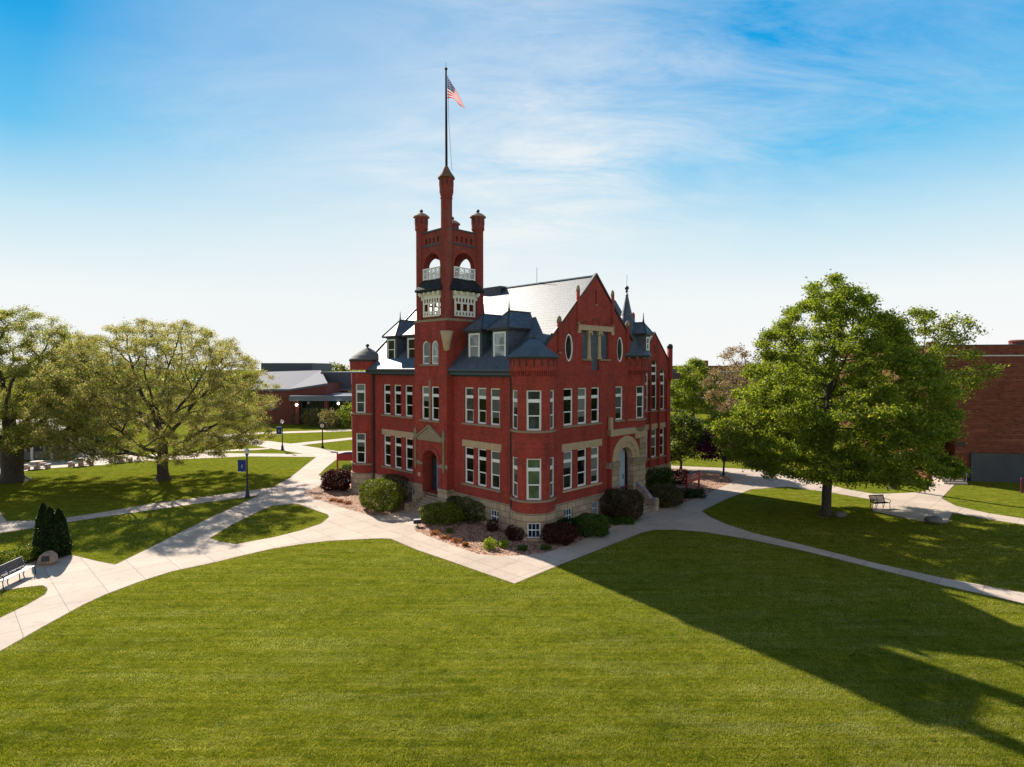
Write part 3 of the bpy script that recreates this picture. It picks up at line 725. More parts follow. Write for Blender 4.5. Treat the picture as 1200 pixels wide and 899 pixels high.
w = MB(); w.box(TA-.03, TA1+.03, TB0-.03, TB1+.03, 14.48, 14.66); w.build('string_course', 'weathered_stone', hall)
w = MB(); w.lathe([(.05, 12.2), (.22, 12.3), (.36, 13.1), (.50, 13.7), (.3, 13.72)], (TA+.06, TB0+.06), 12); w.build('corbel', 'sandstone', hall, True)
# tower base with steps and pediment
w = MB()
for (u0, u1) in ((TB0-.06, 9.2), (11.2, TB1+.06)): w.mbox(mpL(TA-.07), u0, u1, -.1, 1.95, 0, .9)
w.mbox(mpR(TB0-.07), TA, .0, -.1, 1.95, 0, .3); w.build('foundation', 'rock_stone', hall)
w = MB(); w.panel(mpL(.31), rect(9.1, 11.3, .9, 5.0), (), 0, 0); w.build('porch_back', 'door_dark', hall)
w = MB(); w.mbox(mpL(.22), 10.28, 10.46, 1.36, 3.9, 0, .06); w.mbox(mpL(.25), 10.46, 11.1, 1.36, 3.9, 0, .05, 1); dr = w.build('door', ['steel_blue', 'dark_trim'], hall)
w = MB(); w.mbox(mpL(.20), 10.65, 10.69, 2.2, 2.5, -.04, .02); w.build('handle', 'bronze', dr)
ped = [(8.62, 5.42), (11.78, 5.42), (11.78, 5.60), (10.2, 6.48), (8.62, 5.60)]
w = MB(); w.panel(mp, ped, (), -.10, .12, back=True); pd = w.build('pediment', 'weathered_stone', hall)
w = MB()
for (u0, z0, u1, z1) in ((8.5, 5.62, 10.2, 6.60), (11.9, 5.62, 10.2, 6.60)):
    w.add([mp(u0, z0-.07, -.18), mp(u1, z1-.07, -.18), mp(u1, z1+.07, -.18), mp(u0, z0+.07, -.18), mp(u0, z0-.07, .02), mp(u1, z1-.07, .02), mp(u1, z1+.07, .02), mp(u0, z0+.07, .02)],
          [(0, 1, 2, 3), (4, 7, 6, 5), (0, 3, 7, 4), (1, 5, 6, 2), (0, 4, 5, 1), (3, 2, 6, 7)])
w.build('pediment_moulding', 'weathered_stone', pd)
for u in (8.45, 11.97):
    w = MB(); w.lathe([(.04, 3.1), (.09, 3.3), (.09, 5.5), (.17, 5.55), (.17, 5.75), (.1, 5.85), (.12, 6.15), (.02, 6.4)], (TA-.08, u), 10); w.build('engaged_shaft', 'weathered_stone', hall, True)
arc_relief(mp, 10.2, 3.72, 1.0, 1.32, .06, 18).build('arch_ring', 'red_brick', hall)
w = MB()
for (u0, u1) in ((8.12, 9.2), (11.2, 12.18)): w.mbox(mp, u0, u1, 3.5, 3.8, -.04, .05)
w.build('impost_band', 'weathered_stone', hall)
w = MB(); w.mbox(mp, 11.45, 11.75, 2.55, 2.85, -.02, .05); w.build('date_stone', 'sandstone', hall)
for k in range(8):      # steps
    w = MB(); a1 = .3 if k == 7 else -.1-.24*(7-k)+.24
    w.box(-.1-.24*(7-k)-.02, a1, 9.24, 11.16, -.05, .16*(k+1)); w.build('step', 'step_stone', hall)
for (u0, u1) in ((8.72, 9.2), (11.22, 11.7)):
    w = MB(); w.box(TA-1.3, TA-.1, u0, u1, -.05, .62); w.box(TA-.6, TA-.12, u0, u1, .62, 1.1); w.build('step_cheek', 'rock_stone', hall)

# belfry
PF, PLt, PR, PB = (-.28, 8.52), (-.28, 11.62), (2.82, 8.52), (2.82, 11.62)
def belf(mpx, u0, u1, scr=True):
    c = (u0+u1)/2; hs = []
    arch = archp(c-1.0, c+1.0, 17.62, 18.66, 18); hs.append(arch)
    if scr: hs.append(rect(c-1.0, c+1.0, 14.88, 16.35))
    for k in range(4): uu = c-.72+k*.48; hs.append(archp(uu-.1, uu+.1, 20.42, 20.74, 6))
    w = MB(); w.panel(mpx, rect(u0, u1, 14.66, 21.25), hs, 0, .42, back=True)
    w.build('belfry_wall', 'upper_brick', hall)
    arc_relief(mpx, c, 18.66, 1.02, 1.2, .03, 18).build('arch_ring', 'red_brick', hall)
    # string courses and parapet cap
    w = MB(); w.mbox(mpx, u0, u1, 20.18, 20.30, -.05, .05); w.mbox(mpx, u0, u1, 21.25, 21.36, -.06, .46); w.build('parapet_cap', 'copper_dark', hall)
    # pent roof
    w = MB(); q = [(c-1.15, 17.66, -.02), (c+1.15, 17.66, -.02), (c+1.6, 16.92, -.46), (c-1.6, 16.92, -.46), (c-1.6, 16.85, .0), (c+1.6, 16.85, .0)]
    w.add([mpx(*t) for t in q]+[mpx(c-1.6, 16.80, -.46), mpx(c+1.6, 16.80, -.46), mpx(c-1.6, 16.72, 0), mpx(c+1.6, 16.72, 0)],
          [(0, 1, 2, 3), (1, 5, 2), (0, 3, 4), (3, 2, 7, 6), (6, 7, 9, 8), (3, 6, 8, 4), (2, 5, 9, 7)])
    w.build('pent_roof', 'shingle', hall)
    # bracketed cornice + lattice screen (one part) and balustrade
    w = MB(); z0, z1 = 14.86, 16.40; d0, d1 = -.10, -.02
    w.mbox(mpx, c-1.03, c+1.03, z1-.08, z1+.34, d0+.02, d1)
    for k in range(5): uu = c-1.2+k*.6; w.mbox(mpx, uu-.06, uu+.06, 16.50, 16.70, -.38, .0)
    for sg in (-1, 1):
        uu = c+sg*1.12; w.mbox(mpx, uu-.07, uu+.07, 16.15, 16.65, -.14, .0); w.mbox(mpx, uu-.06, uu+.06, 16.4, 16.68, -.34, -.14)
    hs = []
    for k in range(6):
        a = c-.93+k*.315; hs.append(rect(a+.06, a+.23, 15.93, 16.22))
    for k in range(3):
        a = c-.93+k*.63; hs.append(rect(a+.09, a+.52, 15.28, 15.80))
    for k in range(6):
        a = c-.93+k*.315; hs.append(archp(a+.07, a+.20, 14.95, 15.12, 4))
    w.panel(mpx, rect(c-1.03, c+1.03, z0, z1), hs, d0, .06, back=True)
    w.build('lattice_screen', 'cream_paint', hall)
    w = MB()
    w.mbox(mpx, c-1.04, c+1.04, 18.46, 18.54, -.1, .0); w.mbox(mpx, c-1.04, c+1.04, 17.70, 17.77, -.08, -.01); w.mbox(mpx, c-1.04, c+1.04, 18.14, 18.19, -.08, -.01)
    for k in range(5): uu = c-1.0+k*.5; w.mbox(mpx, uu-.035, uu+.035, 17.66, 18.5, -.09, .0)
    for k in range(16): uu = c-.95+k*.1267; w.mbox(mpx, uu-.018, uu+.018, 17.75, 18.16, -.06, -.02)
    for k in range(4):
        uu = c-.75+k*.5; 
        w.panel(mpx, ell(uu, 18.325, .13, .13, 12), [ell(uu, 18.325, .085, .085, 12)], -.06, .03, back=True)
        w.mbox(mpx, uu-.25, uu-.12, 18.30, 18.345, -.06, -.02); w.mbox(mpx, uu+.12, uu+.25, 18.30, 18.345, -.06, -.02)
    w.build('balustrade', 'white_paint', hall)
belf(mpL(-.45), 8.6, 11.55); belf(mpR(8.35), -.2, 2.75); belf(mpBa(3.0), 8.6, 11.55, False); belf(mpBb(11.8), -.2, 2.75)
w = MB(); w.box(0, 2.6, 8.8, 11.4, 17.35, 17.6); w.build('belfry_floor', 'dark_trim', hall)
for (p, front) in ((PF, 1), (PLt, 0), (PR, 0), (PB, 0)):
    w = MB()
    if front: prof = [(.42, 14.66), (.42, 23.42), (.46, 23.45), (.46, 23.52), (.42, 23.55), (.52, 23.95), (.52, 24.92)]
    else: prof = [(.42, 14.66), (.42, 21.55), (.46, 21.6), (.52, 21.72), (.50, 21.75), (.50, 22.62)]
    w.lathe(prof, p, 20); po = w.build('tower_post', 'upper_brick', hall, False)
    zt = prof[-1][1]; w = MB()
    if front: w.lathe([(.50, zt-.04), (.64, zt), (.62, zt+.08), (.36, zt+.45), (.14, zt+.86), (.10, zt+.90)], p, 20)
    else: w.lathe([(.5, zt-.04), (.64, zt), (.62, zt+.08), (.38, zt+.26), (.10, zt+.37)], p, 20)
    w.build('post_cap', 'terracotta' if not front else 'terracotta_dark', po, False)
    w = MB()
    for i in range(8):
        t = 2*pi*i/8+.2; w.rbox((p[0]+(prof[-1][0]-.005)*cos(t), p[1]+(prof[-1][0]-.005)*sin(t)), .04, .10, .42, t, zt-.55)
    w.build('slot', 'door_dark', po)
    if not front:
        w = MB(); w.ball((p[0], p[1], zt+.50), .14); w.lathe([(.05, zt+.3), (.05, zt+.45)], p, 6); w.build('post_ball', 'copper_dark', po, True)

# ---------------- portal on the right face
PBb = -.30
mp = mpR(PBb)
op = archp(9.62, 11.55, .9, 3.70, 18)
w = MB(); w.panel(mp, rect(8.05, 12.75, WT+.1, 6.35), [archp(8.27, 11.93, WT+.1, 3.97, 20)], 0, .06)
w.panel(mpL(8.05), rect(PBb, 0, WT, 6.35), (), 0, 0); w.panel(mpBa(12.75), rect(PBb, 1.5, WT, 6.35), (), 0, 0); w.build('portal_wall', 'red_brick', hall)
for (r0, r1, d) in ((.95, 1.38, .04), (1.38, 1.83, -.04)):
    c = 10.1; n = 20
    pts = [(c+r1*cos(pi*i/n), 3.97+r1*sin(pi*i/n)) for i in range(n+1)]+[(c-r0*cos(pi*i/n), 3.97+r0*sin(pi*i/n)) for i in range(n+1)]
    w = MB(); w.panel(mp, pts, (), d, .5, back=True); w.build('portal_arch', 'sandstone', hall)
w = MB()
for (u0, u1, n) in ((8.27, 9.15, 2), (11.05, 12.78, 1)):
    w.mbox(mp, u0, u1, .0, 3.55, -.04, .5)
w.mbox(mp, 11.95, 12.78, 3.9, 5.6, -.05, .4)
w.build('portal_pier', 'rock_stone', hall)
w = MB()
for (u0, u1) in ((8.22, 9.19), (11.0, 12.82)): w.mbox(mp, u0, u1, 3.52, 3.94, -.09, .5)
w.mbox(mp, 7.9, 8.2, 3.5, 3.95, -.03, .3)
w.build('portal_capital', 'weathered_stone', hall)
w = MB(); w.mbox(mp, 8.05, 12.82, 5.90, 6.36, -.06, .3); w.mbox(mp, 11.3, 12.9, 5.50, 5.90, -.12, .3); w.mbox(mp, 8.05, 8.33, 6.36, 7.3, -.03, .2); w.build('portal_cornice', 'sandstone', hall)
w = MB(); w.lathe([(.9, 5.3), (1.2, 5.75), (1.52, 6.2), (1.58, 6.34), (1.4, 6.36)], T2c, 30); w.build('turret_corbel', 'weathered_stone', hall)
w = MB(); w.panel(mpR(.50), rect(9.0, 11.3, .8, 5.2), (), 0, 0); w.add([(11.06, .15, .9), (11.06, .5, .9), (11.06, .5, 4.95), (11.06, .15, 4.95)], [(0, 1, 2, 3)])
w.build('porch_side', 'door_dark', hall)
w = MB(); w.mbox(mpR(.42), 9.9, 10.98, 1.32, 4.6, 0, .06); dr = w.build('door', 'door_pale', hall)
w = MB(); w.mbox(mpR(.40), 10.68, 10.73, 2.3, 2.7, -.03, .02); w.build('handle', 'bronze', dr)
w = MB(); w.box(9.16, 11.04, .1, .49, 1.0, 1.302); w.build('landing', 'step_stone', hall)
NS = 8
for k in range(NS):
    w = MB(); b1 = .105 if k == NS-1 else .1-.2*(NS-1-k)
    w.box(9.2, 11.0 if k > 5 else 11.62, .1-.2*(NS-k), b1, -.05, .1625*(k+1)); w.build('step', 'step_stone', hall)
for (u0, u1) in ((8.72, 9.18), (11.64, 12.1)):
    w = MB(); L0 = PBb-.05; L1 = PBb-1.35
    w.add([(u0, L0, -.05), (u1, L0, -.05), (u1, L1, -.05), (u0, L1, -.05), (u0, L0, 2.0), (u1, L0, 2.0), (u1, L1, .75), (u0, L1, .75)],
          [(0, 1, 2, 3), (4, 7, 6, 5), (0, 3, 7, 4), (1, 5, 6, 2), (0, 4, 5, 1), (3, 2, 6, 7)])
    w.box(u0-.02, u1+.02, L1-.3, L1+.02, -.05, .95); w.build('step_cheek', 'rock_stone', hall)
for u in (9.28, 11.5):
    w = MB(); p = [(u, PBb+.1, 2.15), (u, PBb-1.5, 1.0)]
    w.tube([(u, PBb+.4, 2.2)]+p+[(u, PBb-1.8, .95)], .035, 6)
    for t in (.1, .5, .95): w.tube([(u, PBb+.1-1.6*t, 2.15-1.15*t), (u, PBb+.1-1.6*t, 1.0-.9*t)], .025, 5)
    w.build('handrail', 'steel_blue', hall)

# ---------------- right wing
B3 = 3.6; mp = mpR(B3); holes = []
for (u0, u1, zt) in ((18.55, 19.45, 10.85), (19.95, 20.95, 11.70), (21.45, 22.35, 10.85)):
    holes += [window(mp, u0, u1, S1, T1, 'sash'), window(mp, u0, u1, S2f, zt, 'tall', t=.1, gm='glass_dark')]
    lintel(mp, u0-.1, u1+.1, T1+.03, T1+.5)
    sill(mp, u0-.1, u1+.1, S2f-.01)
holes.append(rect(20.39, 20.53, 12.3, 13.1))
for (u0, u1) in ((14.2, 15.1), (15.9, 16.8)): holes += [window(mp, u0, u1, S1, T1), window(mp, u0, u1, S2f, T2)]
sill(mp, 18.3, 22.6, S1-.01)
w = MB(); w.panel(mp, [(12.5, WT), (23.4, WT), (23.4, 11.25), (20.46, 14.2), (17.5, 11.25), (17.3, 10.6), (12.5, 10.6)], holes, 0, .3)
w.panel(mpBa(23.4), rect(B3, 17.5, WT, 10.6), (), 0, 0); w.panel(mpBb(17.5), [(13.2, -.1), (23.4, -.1), (23.4, 10.6), (20.46, 14.1), (17.5, 11.2), (13.2, 10.6)], (), 0, 0)
w.build('wing_wall', 'red_brick', hall)
for u in (19.68, 21.2, 18.2, 22.65):
    w = MB(); w.mbox(mp, u-.12, u+.12, WT, 9.9, -.14, .02); w.build('pilaster', 'red_brick', hall)
w = MB(); w.panel(mpR(B3-.07), rect(12.9, 23.5, -.1, WT), [window(mpR(B3-.07), 20.6, 21.3, .3, 1.2, 'cellar', gm='glass_blue', t=.07)], 0, .3); w.panel(mpBa(23.47), rect(B3-.07, 17.5, -.1, WT), (), 0, 0)
w.mbox(mpR(B3-.07), 12.9, 23.5, WT, WT+.02, 0, .1); w.build('foundation', 'rock_stone', hall)
prism_roof([(16.9, 10.75), (25.1, 10.52), (25.15, 10.66), (23.6, 11.2), (20.46, 14.12), (16.9, 10.80)], B3+.31, 17.5, 'roof', 'slate')
w = MB()
for (u0, z0, u1, z1) in ((17.3, 11.05, 20.46, 14.22), (23.6, 11.07, 20.46, 14.22)):
    w.add([(u0, B3-.06, z0), (u0, B3+.36, z0), (u1, B3+.36, z1), (u1, B3-.06, z1), (u0, B3-.06, z0+.13), (u0, B3+.36, z0+.13), (u1, B3+.36, z1+.13), (u1, B3-.06, z1+.13)],
          [(0, 1, 2, 3), (4, 7, 6, 5), (0, 3, 7, 4), (1, 5, 6, 2), (0, 4, 5, 1), (3, 2, 6, 7)])
w.build('gable_coping', 'dark_trim', hall)
w = MB(); w.box(23.48, 25.1, B3-.1, 17.5, 9.9, 10.50); w.build('eave', 'dark_trim', hall)
w = MB(); w.box(12.9, 17.4, B3-.4, B3+.1, 10.55, 10.8); w.build('eave', 'dark_trim', hall)
w = MB(); w.add([(12.5, B3-.42, 10.8), (17.4, B3-.42, 10.8), (17.4, 8, 14.4), (12.5, 8, 14.4)], [(0, 1, 2, 3)]); w.build('link_roof', 'slate', hall)
w = MB(); w.lathe([(.05, 9.6), (.26, 10.1), (.26, 12.85)], (23.2, B3-.02), 12); pn = w.build('pinnacle', 'red_brick', hall, True)
w = MB(); w.lathe([(.28, 12.85), (.28, 13.1), (.2, 13.25), (.03, 13.3)], (23.2, B3-.02), 12); w.build('pinnacle_cap', 'dark_trim', pn, True)
w = MB(); w.lathe([(.17, 12.5), (.17, 16.0), (.03, 16.2)], (19.3, 5.2), 8); w.build('pinnacle', 'red_brick', hall, True)

# ------------------------------------------------------------------ flagpole and flag
fx, fy = LW(*PF)
fp = empty('flagpole', (fx, fy, 25.8), 0, 'tall dark flagpole standing on the tallest post of the bell tower', 'flagpole')
w = MB(); w.tube([(0, 0, -.1), (0, 0, 3.5), (0, 0, 7.1)], [.10, .085, .06], 10); w.build('pole', 'dark_iron', fp, True)
w = MB(); w.lathe([(.05, 7.0), (.11, 7.06), (.11, 7.14), (.03, 7.2)], (0, 0), 10); w.tube([(0, 0, 7.2), (0, 0, 7.55)], .012, 4); w.build('truck', 'dark_iron', fp)
w = MB(); w.tube([(.14, -.05, 6.6), (.20, -.05, 3.2), (.42, -.1, -.3)], .014, 4); w.build('halyard', 'rope', fp)
# flag hanging in folds: grid of u (along the fly) and v (hoist)
fl = MB(); NU, NV = 26, 26
def fpt(u, v):     # u 0..1 fly, v 0..1 from top
    top = Vector((.10+1.22*u**.9, -.05, 6.60-2.15*u**1.05)); bot = Vector((.10+1.22*u**1.0*.98, -.05, 6.60-1.65-.55*u**.6))
    hx = .10+(.98*u)+.32*u*(1-v)
    zt = 6.55-1.95*u-.35*u*u; zb = 6.55-1.62-.25*sin(pi*u)*-1-.62*u
    z = zt*(1-v)+zb*v
    return (hx-.04*v*sin(9*u), -.05+.09*sin(8.5*u+2.4*v)*(.3+u), z)
for i in range(NU+1):
    for j in range(NV+1): fl.v.append(fpt(i/NU, j/NV))
for i in range(NU):
    for j in range(NV):
        st = int(j/NV*13); mi = 0 if st % 2 == 0 else 1
        if i < NU*.4 and st < 7:
            mi = 2 if not ((i % 2 == 1) and (j % 3 == 1)) else 1
        o = i*(NV+1)+j; fl.f.append((o, o+NV+1, o+NV+2, o+1)); fl.m.append(mi)
fo = fl.build('flag', ['flag_red', 'flag_white', 'flag_blue'], None, True, (fx, fy, 25.8))
tag(fo, 'American stars and stripes flag drooping from the top of the tower flagpole', 'flag')

# ------------------------------------------------------------------ foliage
def leaves_mesh(name, pts, size, mat, parent=None, up=.35, aspect=.62, sizevar=.45, loc=None):
    n = len(pts); r = RNG
    nrm = r.normal(size=(n, 3)); nrm[:, 2] += up*2; nrm /= np.linalg.norm(nrm, axis=1)[:, None]
    t = r.normal(size=(n, 3)); x = np.cross(nrm, t); x /= np.linalg.norm(x, axis=1)[:, None]; y = np.cross(nrm, x)
    s = size*(1-sizevar+2*sizevar*r.random(n))[:, None]
    V = np.empty((n, 4, 3)); V[:, 0] = pts-x*s*.5; V[:, 1] = pts+y*s*.5*aspect+nrm*s*.06; V[:, 2] = pts+x*s*.5; V[:, 3] = pts-y*s*.5*aspect+nrm*s*.06
    me = bpy.data.meshes.new(name); me.vertices.add(n*4); me.loops.add(n*4); me.polygons.add(n)
    me.vertices.foreach_set('co', V.reshape(-1)); me.loops.foreach_set('vertex_index', np.arange(n*4, dtype=np.int32))
    me.polygons.foreach_set('loop_start', np.arange(0, n*4, 4, dtype=np.int32))
    mats = [mat] if isinstance(mat, str) else mat
    for q in mats: me.materials.append(M[q])
    if len(mats) > 1: me.polygons.foreach_set('material_index', (r.random(n)*len(mats)).astype(np.int32))
    me.update(); me.validate()
    ob = bpy.data.objects.new(name, me); COL.objects.link(ob)
    if parent: ob.parent = parent
    if loc: ob.location = loc
    return ob
def grow_tree(attr, h0, D, lean=(0, 0), influence=1e9, kill=None, iters=160, wig=.12):
    kill = kill or D*1.8; r = RNG
    nodes = [np.array([0., 0., 0.])]; par = [-1]
    n0 = max(2, int(h0/D))
    for i in range(n0):
        nodes.append(nodes[-1]+np.array([lean[0]*D+r.normal()*.02, lean[1]*D+r.normal()*.02, D])); par.append(len(nodes)-2)
    A_ = attr.copy(); P = np.array(nodes)
    dm = np.linalg.norm(A_[:, None]-P[None], axis=2); ni = dm.argmin(1); nd = dm.min(1)
    for it in range(iters):
        if len(A_) == 0: break
        acc = {}
        dirs = A_-np.array(nodes)[ni]; dirs /= np.linalg.norm(dirs, axis=1)[:, None]+1e-9
        for k, i in enumerate(ni): acc.setdefault(i, []).append(k)
        new = []
        for i, ks in acc.items():
            d = dirs[ks].mean(0)+r.normal(size=3)*wig
            p = par[i]
            if p >= 0:
                pd = nodes[i]-nodes[p]; d += .35*pd/ (np.linalg.norm(pd)+1e-9)
            l = np.linalg.norm(d)
            if l < 1e-3: continue
            q = nodes[i]+d/l*D
            new.append((q, i))
        if not new: break
        o = len(nodes)
        for q, i in new: nodes.append(q); par.append(i)
        Q = np.array([q for q, _ in new]); dm = np.linalg.norm(A_[:, None]-Q[None], axis=2)
        m = dm.min(1); am = dm.argmin(1)+o; b = m < nd; nd = np.where(b, m, nd); ni = np.where(b, am, ni)
        keep = nd > kill; A_ = A_[keep]; ni = ni[keep]; nd = nd[keep]
    nodes = np.array(nodes); n = len(nodes)
    return nodes, par
def tree_mesh(name, nodes, par, tip, trunk_r, parent, flare=1.35, pw=2.2, minr=0.):
    n = len(nodes); ch = [[] for _ in range(n)]
    for i, p in enumerate(par):
        if p >= 0: ch[p].append(i)
    rad = np.zeros(n)
    for i in range(n-1, -1, -1):
        rad[i] = tip if not ch[i] else sum(rad[c]**pw for c in ch[i])**(1/pw)
    k = trunk_r/rad[1]
    # scale thick parts to the wanted trunk radius, keep tips
    rad = tip+(rad-tip)*(trunk_r-tip)/(rad[1]-tip)
    rad[0] = trunk_r*flare*1.25; rad[1] = max(rad[1], trunk_r)*1.05
    mb = MB(); done = set()
    for i in range(n):
        if i and not (len(ch[par[i]]) > 1 and i != max(ch[par[i]], key=lambda c: rad[c])): continue
        path = [par[i], i] if i else [0]
        j = i
        while ch[j]:
            j = max(ch[j], key=lambda c: rad[c]); path.append(j)
        if len(path) < 2: continue
        rr = [rad[q] for q in path]
        if i: rr[0] = rr[1]
        if max(rr) < minr: continue
        mb.tube([nodes[q] for q in path], rr, 9 if max(rr) > .12 else (5 if max(rr) > .05 else 3))
    return mb.build(name, 'bark', parent, True), rad, ch
def envelope(n, prof, sx=1., sy=1., cx=0., cy=0., lump=.18, seed=0, shell=.35, drop=None):
    """points in a crown: prof = [(z, r)...], lumpy outline"""
    r = np.random.default_rng(seed); zs = np.array([p[0] for p in prof]); rs = np.array([p[1] for p in prof]); out = []
    ph = r.random(12)*6.28
    while len(out) < n:
        z = r.uniform(zs[0], zs[-1]); R_ = np.interp(z, zs, rs); t = r.uniform(0, 2*pi)
        q = R_*(1+lump*(sin(3*t+z*.9+ph[0])*.5+sin(5*t-z*1.3+ph[1])*.35+sin(2*t+z*1.7+ph[2])*.4+sin(7*t+z*2.3+ph[3])*.25))
        if r.random() > (R_/rs.max())**1: continue
        rr = q*(shell+(1-shell)*r.random())**.5 if r.random() < .8 else q*r.random()**.5
        out.append((cx+rr*cos(t)*sx, cy+rr*sin(t)*sy, z))
    return np.array(out)
def make_tree(name, loc, prof, label, cat='tree', group=None, nattr=900, D=.5, h0=2.5, trunk_r=.3, leaf=('maple_leaf', .2, 60000, .5),
              seed=1, lump=.18, lean=(0, 0), tip=.018, shell=.4, sx=1., sy=1., cx=0., cy=0., minr=0., attr=None, clump=1.2, up=.35):
    t = empty(name, (loc[0], loc[1], 0), 0, label, cat, group)
    global RNG; RNG = np.random.default_rng(seed)
    at = envelope(nattr, prof, sx, sy, cx, cy, lump, seed, shell) if attr is None else attr
    nodes, par = grow_tree(at, h0, D, lean, wig=.16)
    tr, rad, ch = tree_mesh('trunk', nodes, par, tip, trunk_r, t, minr=minr)
    mat, size, count, sig = leaf
    thin = np.array([i for i in range(len(nodes)) if rad[i] < max(trunk_r*.11, tip*2.6) and nodes[i][2] > prof[0][0]-.6], dtype=int)
    tips = np.array([i for i in range(len(nodes)) if not ch[i]], dtype=int)
    base = np.concatenate([nodes[tips], nodes[tips], nodes[thin]])
    # clusters of leaves hung on the twigs, with uneven weight
    K = len(base); wgt = RNG.gamma(clump, 1., K) if clump else np.ones(K); wgt /= wgt.sum()
    idx = RNG.choice(K, count, p=wgt)
    off = RNG.normal(size=(count, 3))*np.array([sig, sig, sig*.62])
    pts = base[idx]+off
    leaves_mesh('crown', pts, size, mat, t, up=up)
    return t
def shrub(name, loc, rx, ry, h, mat, label, count=5000, size=.10, seed=3, group=None, lump=.10, cat='shrub', boxy=.75, rz=0., core='dark_leaf', z0=0., spiky=0.):
    t = empty(name, (loc[0], loc[1], z0), rz, label, cat, group)
    r = np.random.default_rng(seed); global RNG; RNG = r
    u = r.normal(size=(count, 3)); u /= np.linalg.norm(u, axis=1)[:, None]
    th = np.arctan2(u[:, 1], u[:, 0]); ph = r.random(6)*6.28
    q = 1+lump*(np.sin(3*th+ph[0]+u[:, 2]*3)+.8*np.sin(5*th+ph[1]-u[:, 2]*5)+.7*np.sin(8*th+ph[2]+u[:, 2]*7))
    rr = np.where(r.random(count) < .75, 1-.12*r.random(count), r.random(count)**.4)+spiky*r.normal(size=count)
    s = np.abs(u)**boxy*np.sign(u)
    s /= np.maximum(1e-6, (np.abs(s)**2.6).sum(1)**(1/2.6))[:, None]
    P = s*(q*rr)[:, None]
    P[:, 2] = P[:, 2]*.5+.5
    P = P*np.array([rx, ry, h]); P[:, 2] = np.maximum(P[:, 2], .03)
    leaves_mesh('foliage', P, size, mat, t, up=.2)
    w = MB()
    for k in range(7):
        a = k*2*pi/7+r.random(); w.tube([(0, 0, 0), (rx*.3*cos(a), ry*.3*sin(a), h*.4), (rx*.62*cos(a), ry*.62*sin(a), h*.78)], [.035, .025, .012], 4)
    w.build('stem', 'bark', t)
    return t

# right-hand maple
X, Y = G(968, 604)
make_tree('maple_tree', (X, Y), [(2.9, 4.5), (3.8, 6.7), (5.2, 7.5), (7, 7.5), (9, 6.9), (11, 5.8), (13, 4.8), (15, 3.4), (16.4, 2.2), (17.7, .6)],
          'large dense green maple on the shaded lawn right of the brick hall', nattr=2200, D=.45, h0=9.5, trunk_r=.33,
          leaf=('maple_leaf', .165, 250000, .30), seed=11, lump=.26, cx=.45, shell=.45)
# left trees
X, Y = G(191, 562)
make_tree('oak_tree', (X, Y), [(2.2, 6.5), (3.6, 9.6), (6, 10.6), (8, 10.8), (10, 10.1), (12, 8.8), (14, 6.6), (15.8, 2.2)],
          'spreading yellow-green oak with visible limbs, the nearer lamp post to its right', nattr=3200, D=.46, h0=4.2, trunk_r=.50,
          leaf=(['oak_tassel', 'oak_leaf'],  .115, 250000, .25), clump=3., seed=23, lump=.09, shell=.2)
X, Y = G(15, 564)
make_tree('oak_tree', (X, Y), [(3.2, 4.5), (4.6, 8.2), (7, 9.4), (9, 9.4), (11, 8.8), (13, 7.4), (15, 5.0), (16.7, 1.5)],
          'thick-trunked dark green oak at the left edge, its crown cut off by the frame', nattr=2500, D=.48, h0=4.5, trunk_r=.90,
          leaf=(['oak_leaf', 'maple_leaf', 'oak_tassel'], .125, 220000, .30), clump=2.2, seed=31, lump=.12, shell=.25)
# tree in front of the brown brick building
X, Y, _ = PY(1046, 580, 53.)
make_tree('tree', (X, Y), [(8.0, 2.0), (8.8, 4.6), (10, 5.2), (11.5, 4.4), (13.2, 3.8), (15, 3.2), (16.0, 1.)],
          'light airy green tree reaching out in front of the brown brick building', nattr=420, D=.5, h0=5.5, trunk_r=.22,
          leaf=(['maple_leaf', 'spring_leaf'], .2, 19000, .36), seed=47, lump=.35, cx=2.6)
# far trees behind the hall on the right
X, Y = G(812, 492)
make_tree('tree', (X, Y), [(1.5, 3.), (4, 5.2), (7, 6.0), (10, 4.4), (12.8, .8)], 'rounded green tree just past the right corner of the hall', group=None,
          nattr=400, D=.8, h0=1.5, trunk_r=.25, leaf=('maple_leaf', .34, 26000, .6), seed=51)
X, Y, _ = PY(866, 500, 100.)
make_tree('tree', (X, Y), [(3, 3.5), (7, 6.2), (11, 5.0), (14.8, 1.2)], 'brownish half-bare tree behind the maple, left side of its crown',
          nattr=420, D=.8, h0=2.5, trunk_r=.3, leaf=('brown_bud', .28, 9000, .5), seed=57)
X, Y, _ = PY(1105, 500, 75.)
make_tree('tree', (X-6, Y+30), [(3, 3.5), (7, 6.2), (11, 5.0), (13.8, 1.2)], 'dull green tree behind the maple beside the brown brick building',
          nattr=260, D=.9, h0=2.5, trunk_r=.3, leaf=('maple_leaf', .4, 9000, .6), seed=58)
X, Y = G(798, 551)
make_tree('small_tree', (X, Y), [(1.0, 1.8), (2.4, 3.1), (4, 3.0), (5.4, 1.9), (6.3, .4)], 'bushy green small tree at the right corner of the hall',
          nattr=260, D=.35, h0=.5, trunk_r=.12, leaf=(['green_leaf', 'spring_leaf', 'dark_leaf'], .2, 16000, .35), seed=61)
X, Y = G(848, 557)
make_tree('small_tree', (X, Y), [(1.4, 1.4), (2.4, 2.4), (3.6, 2.4), (4.6, 1.4), (5.0, .3)], 'purple-leaved small tree standing in the mulch bed',
          nattr=200, D=.3, h0=1.0, trunk_r=.10, leaf=('purple_leaf', .18, 13000, .28), seed=67)
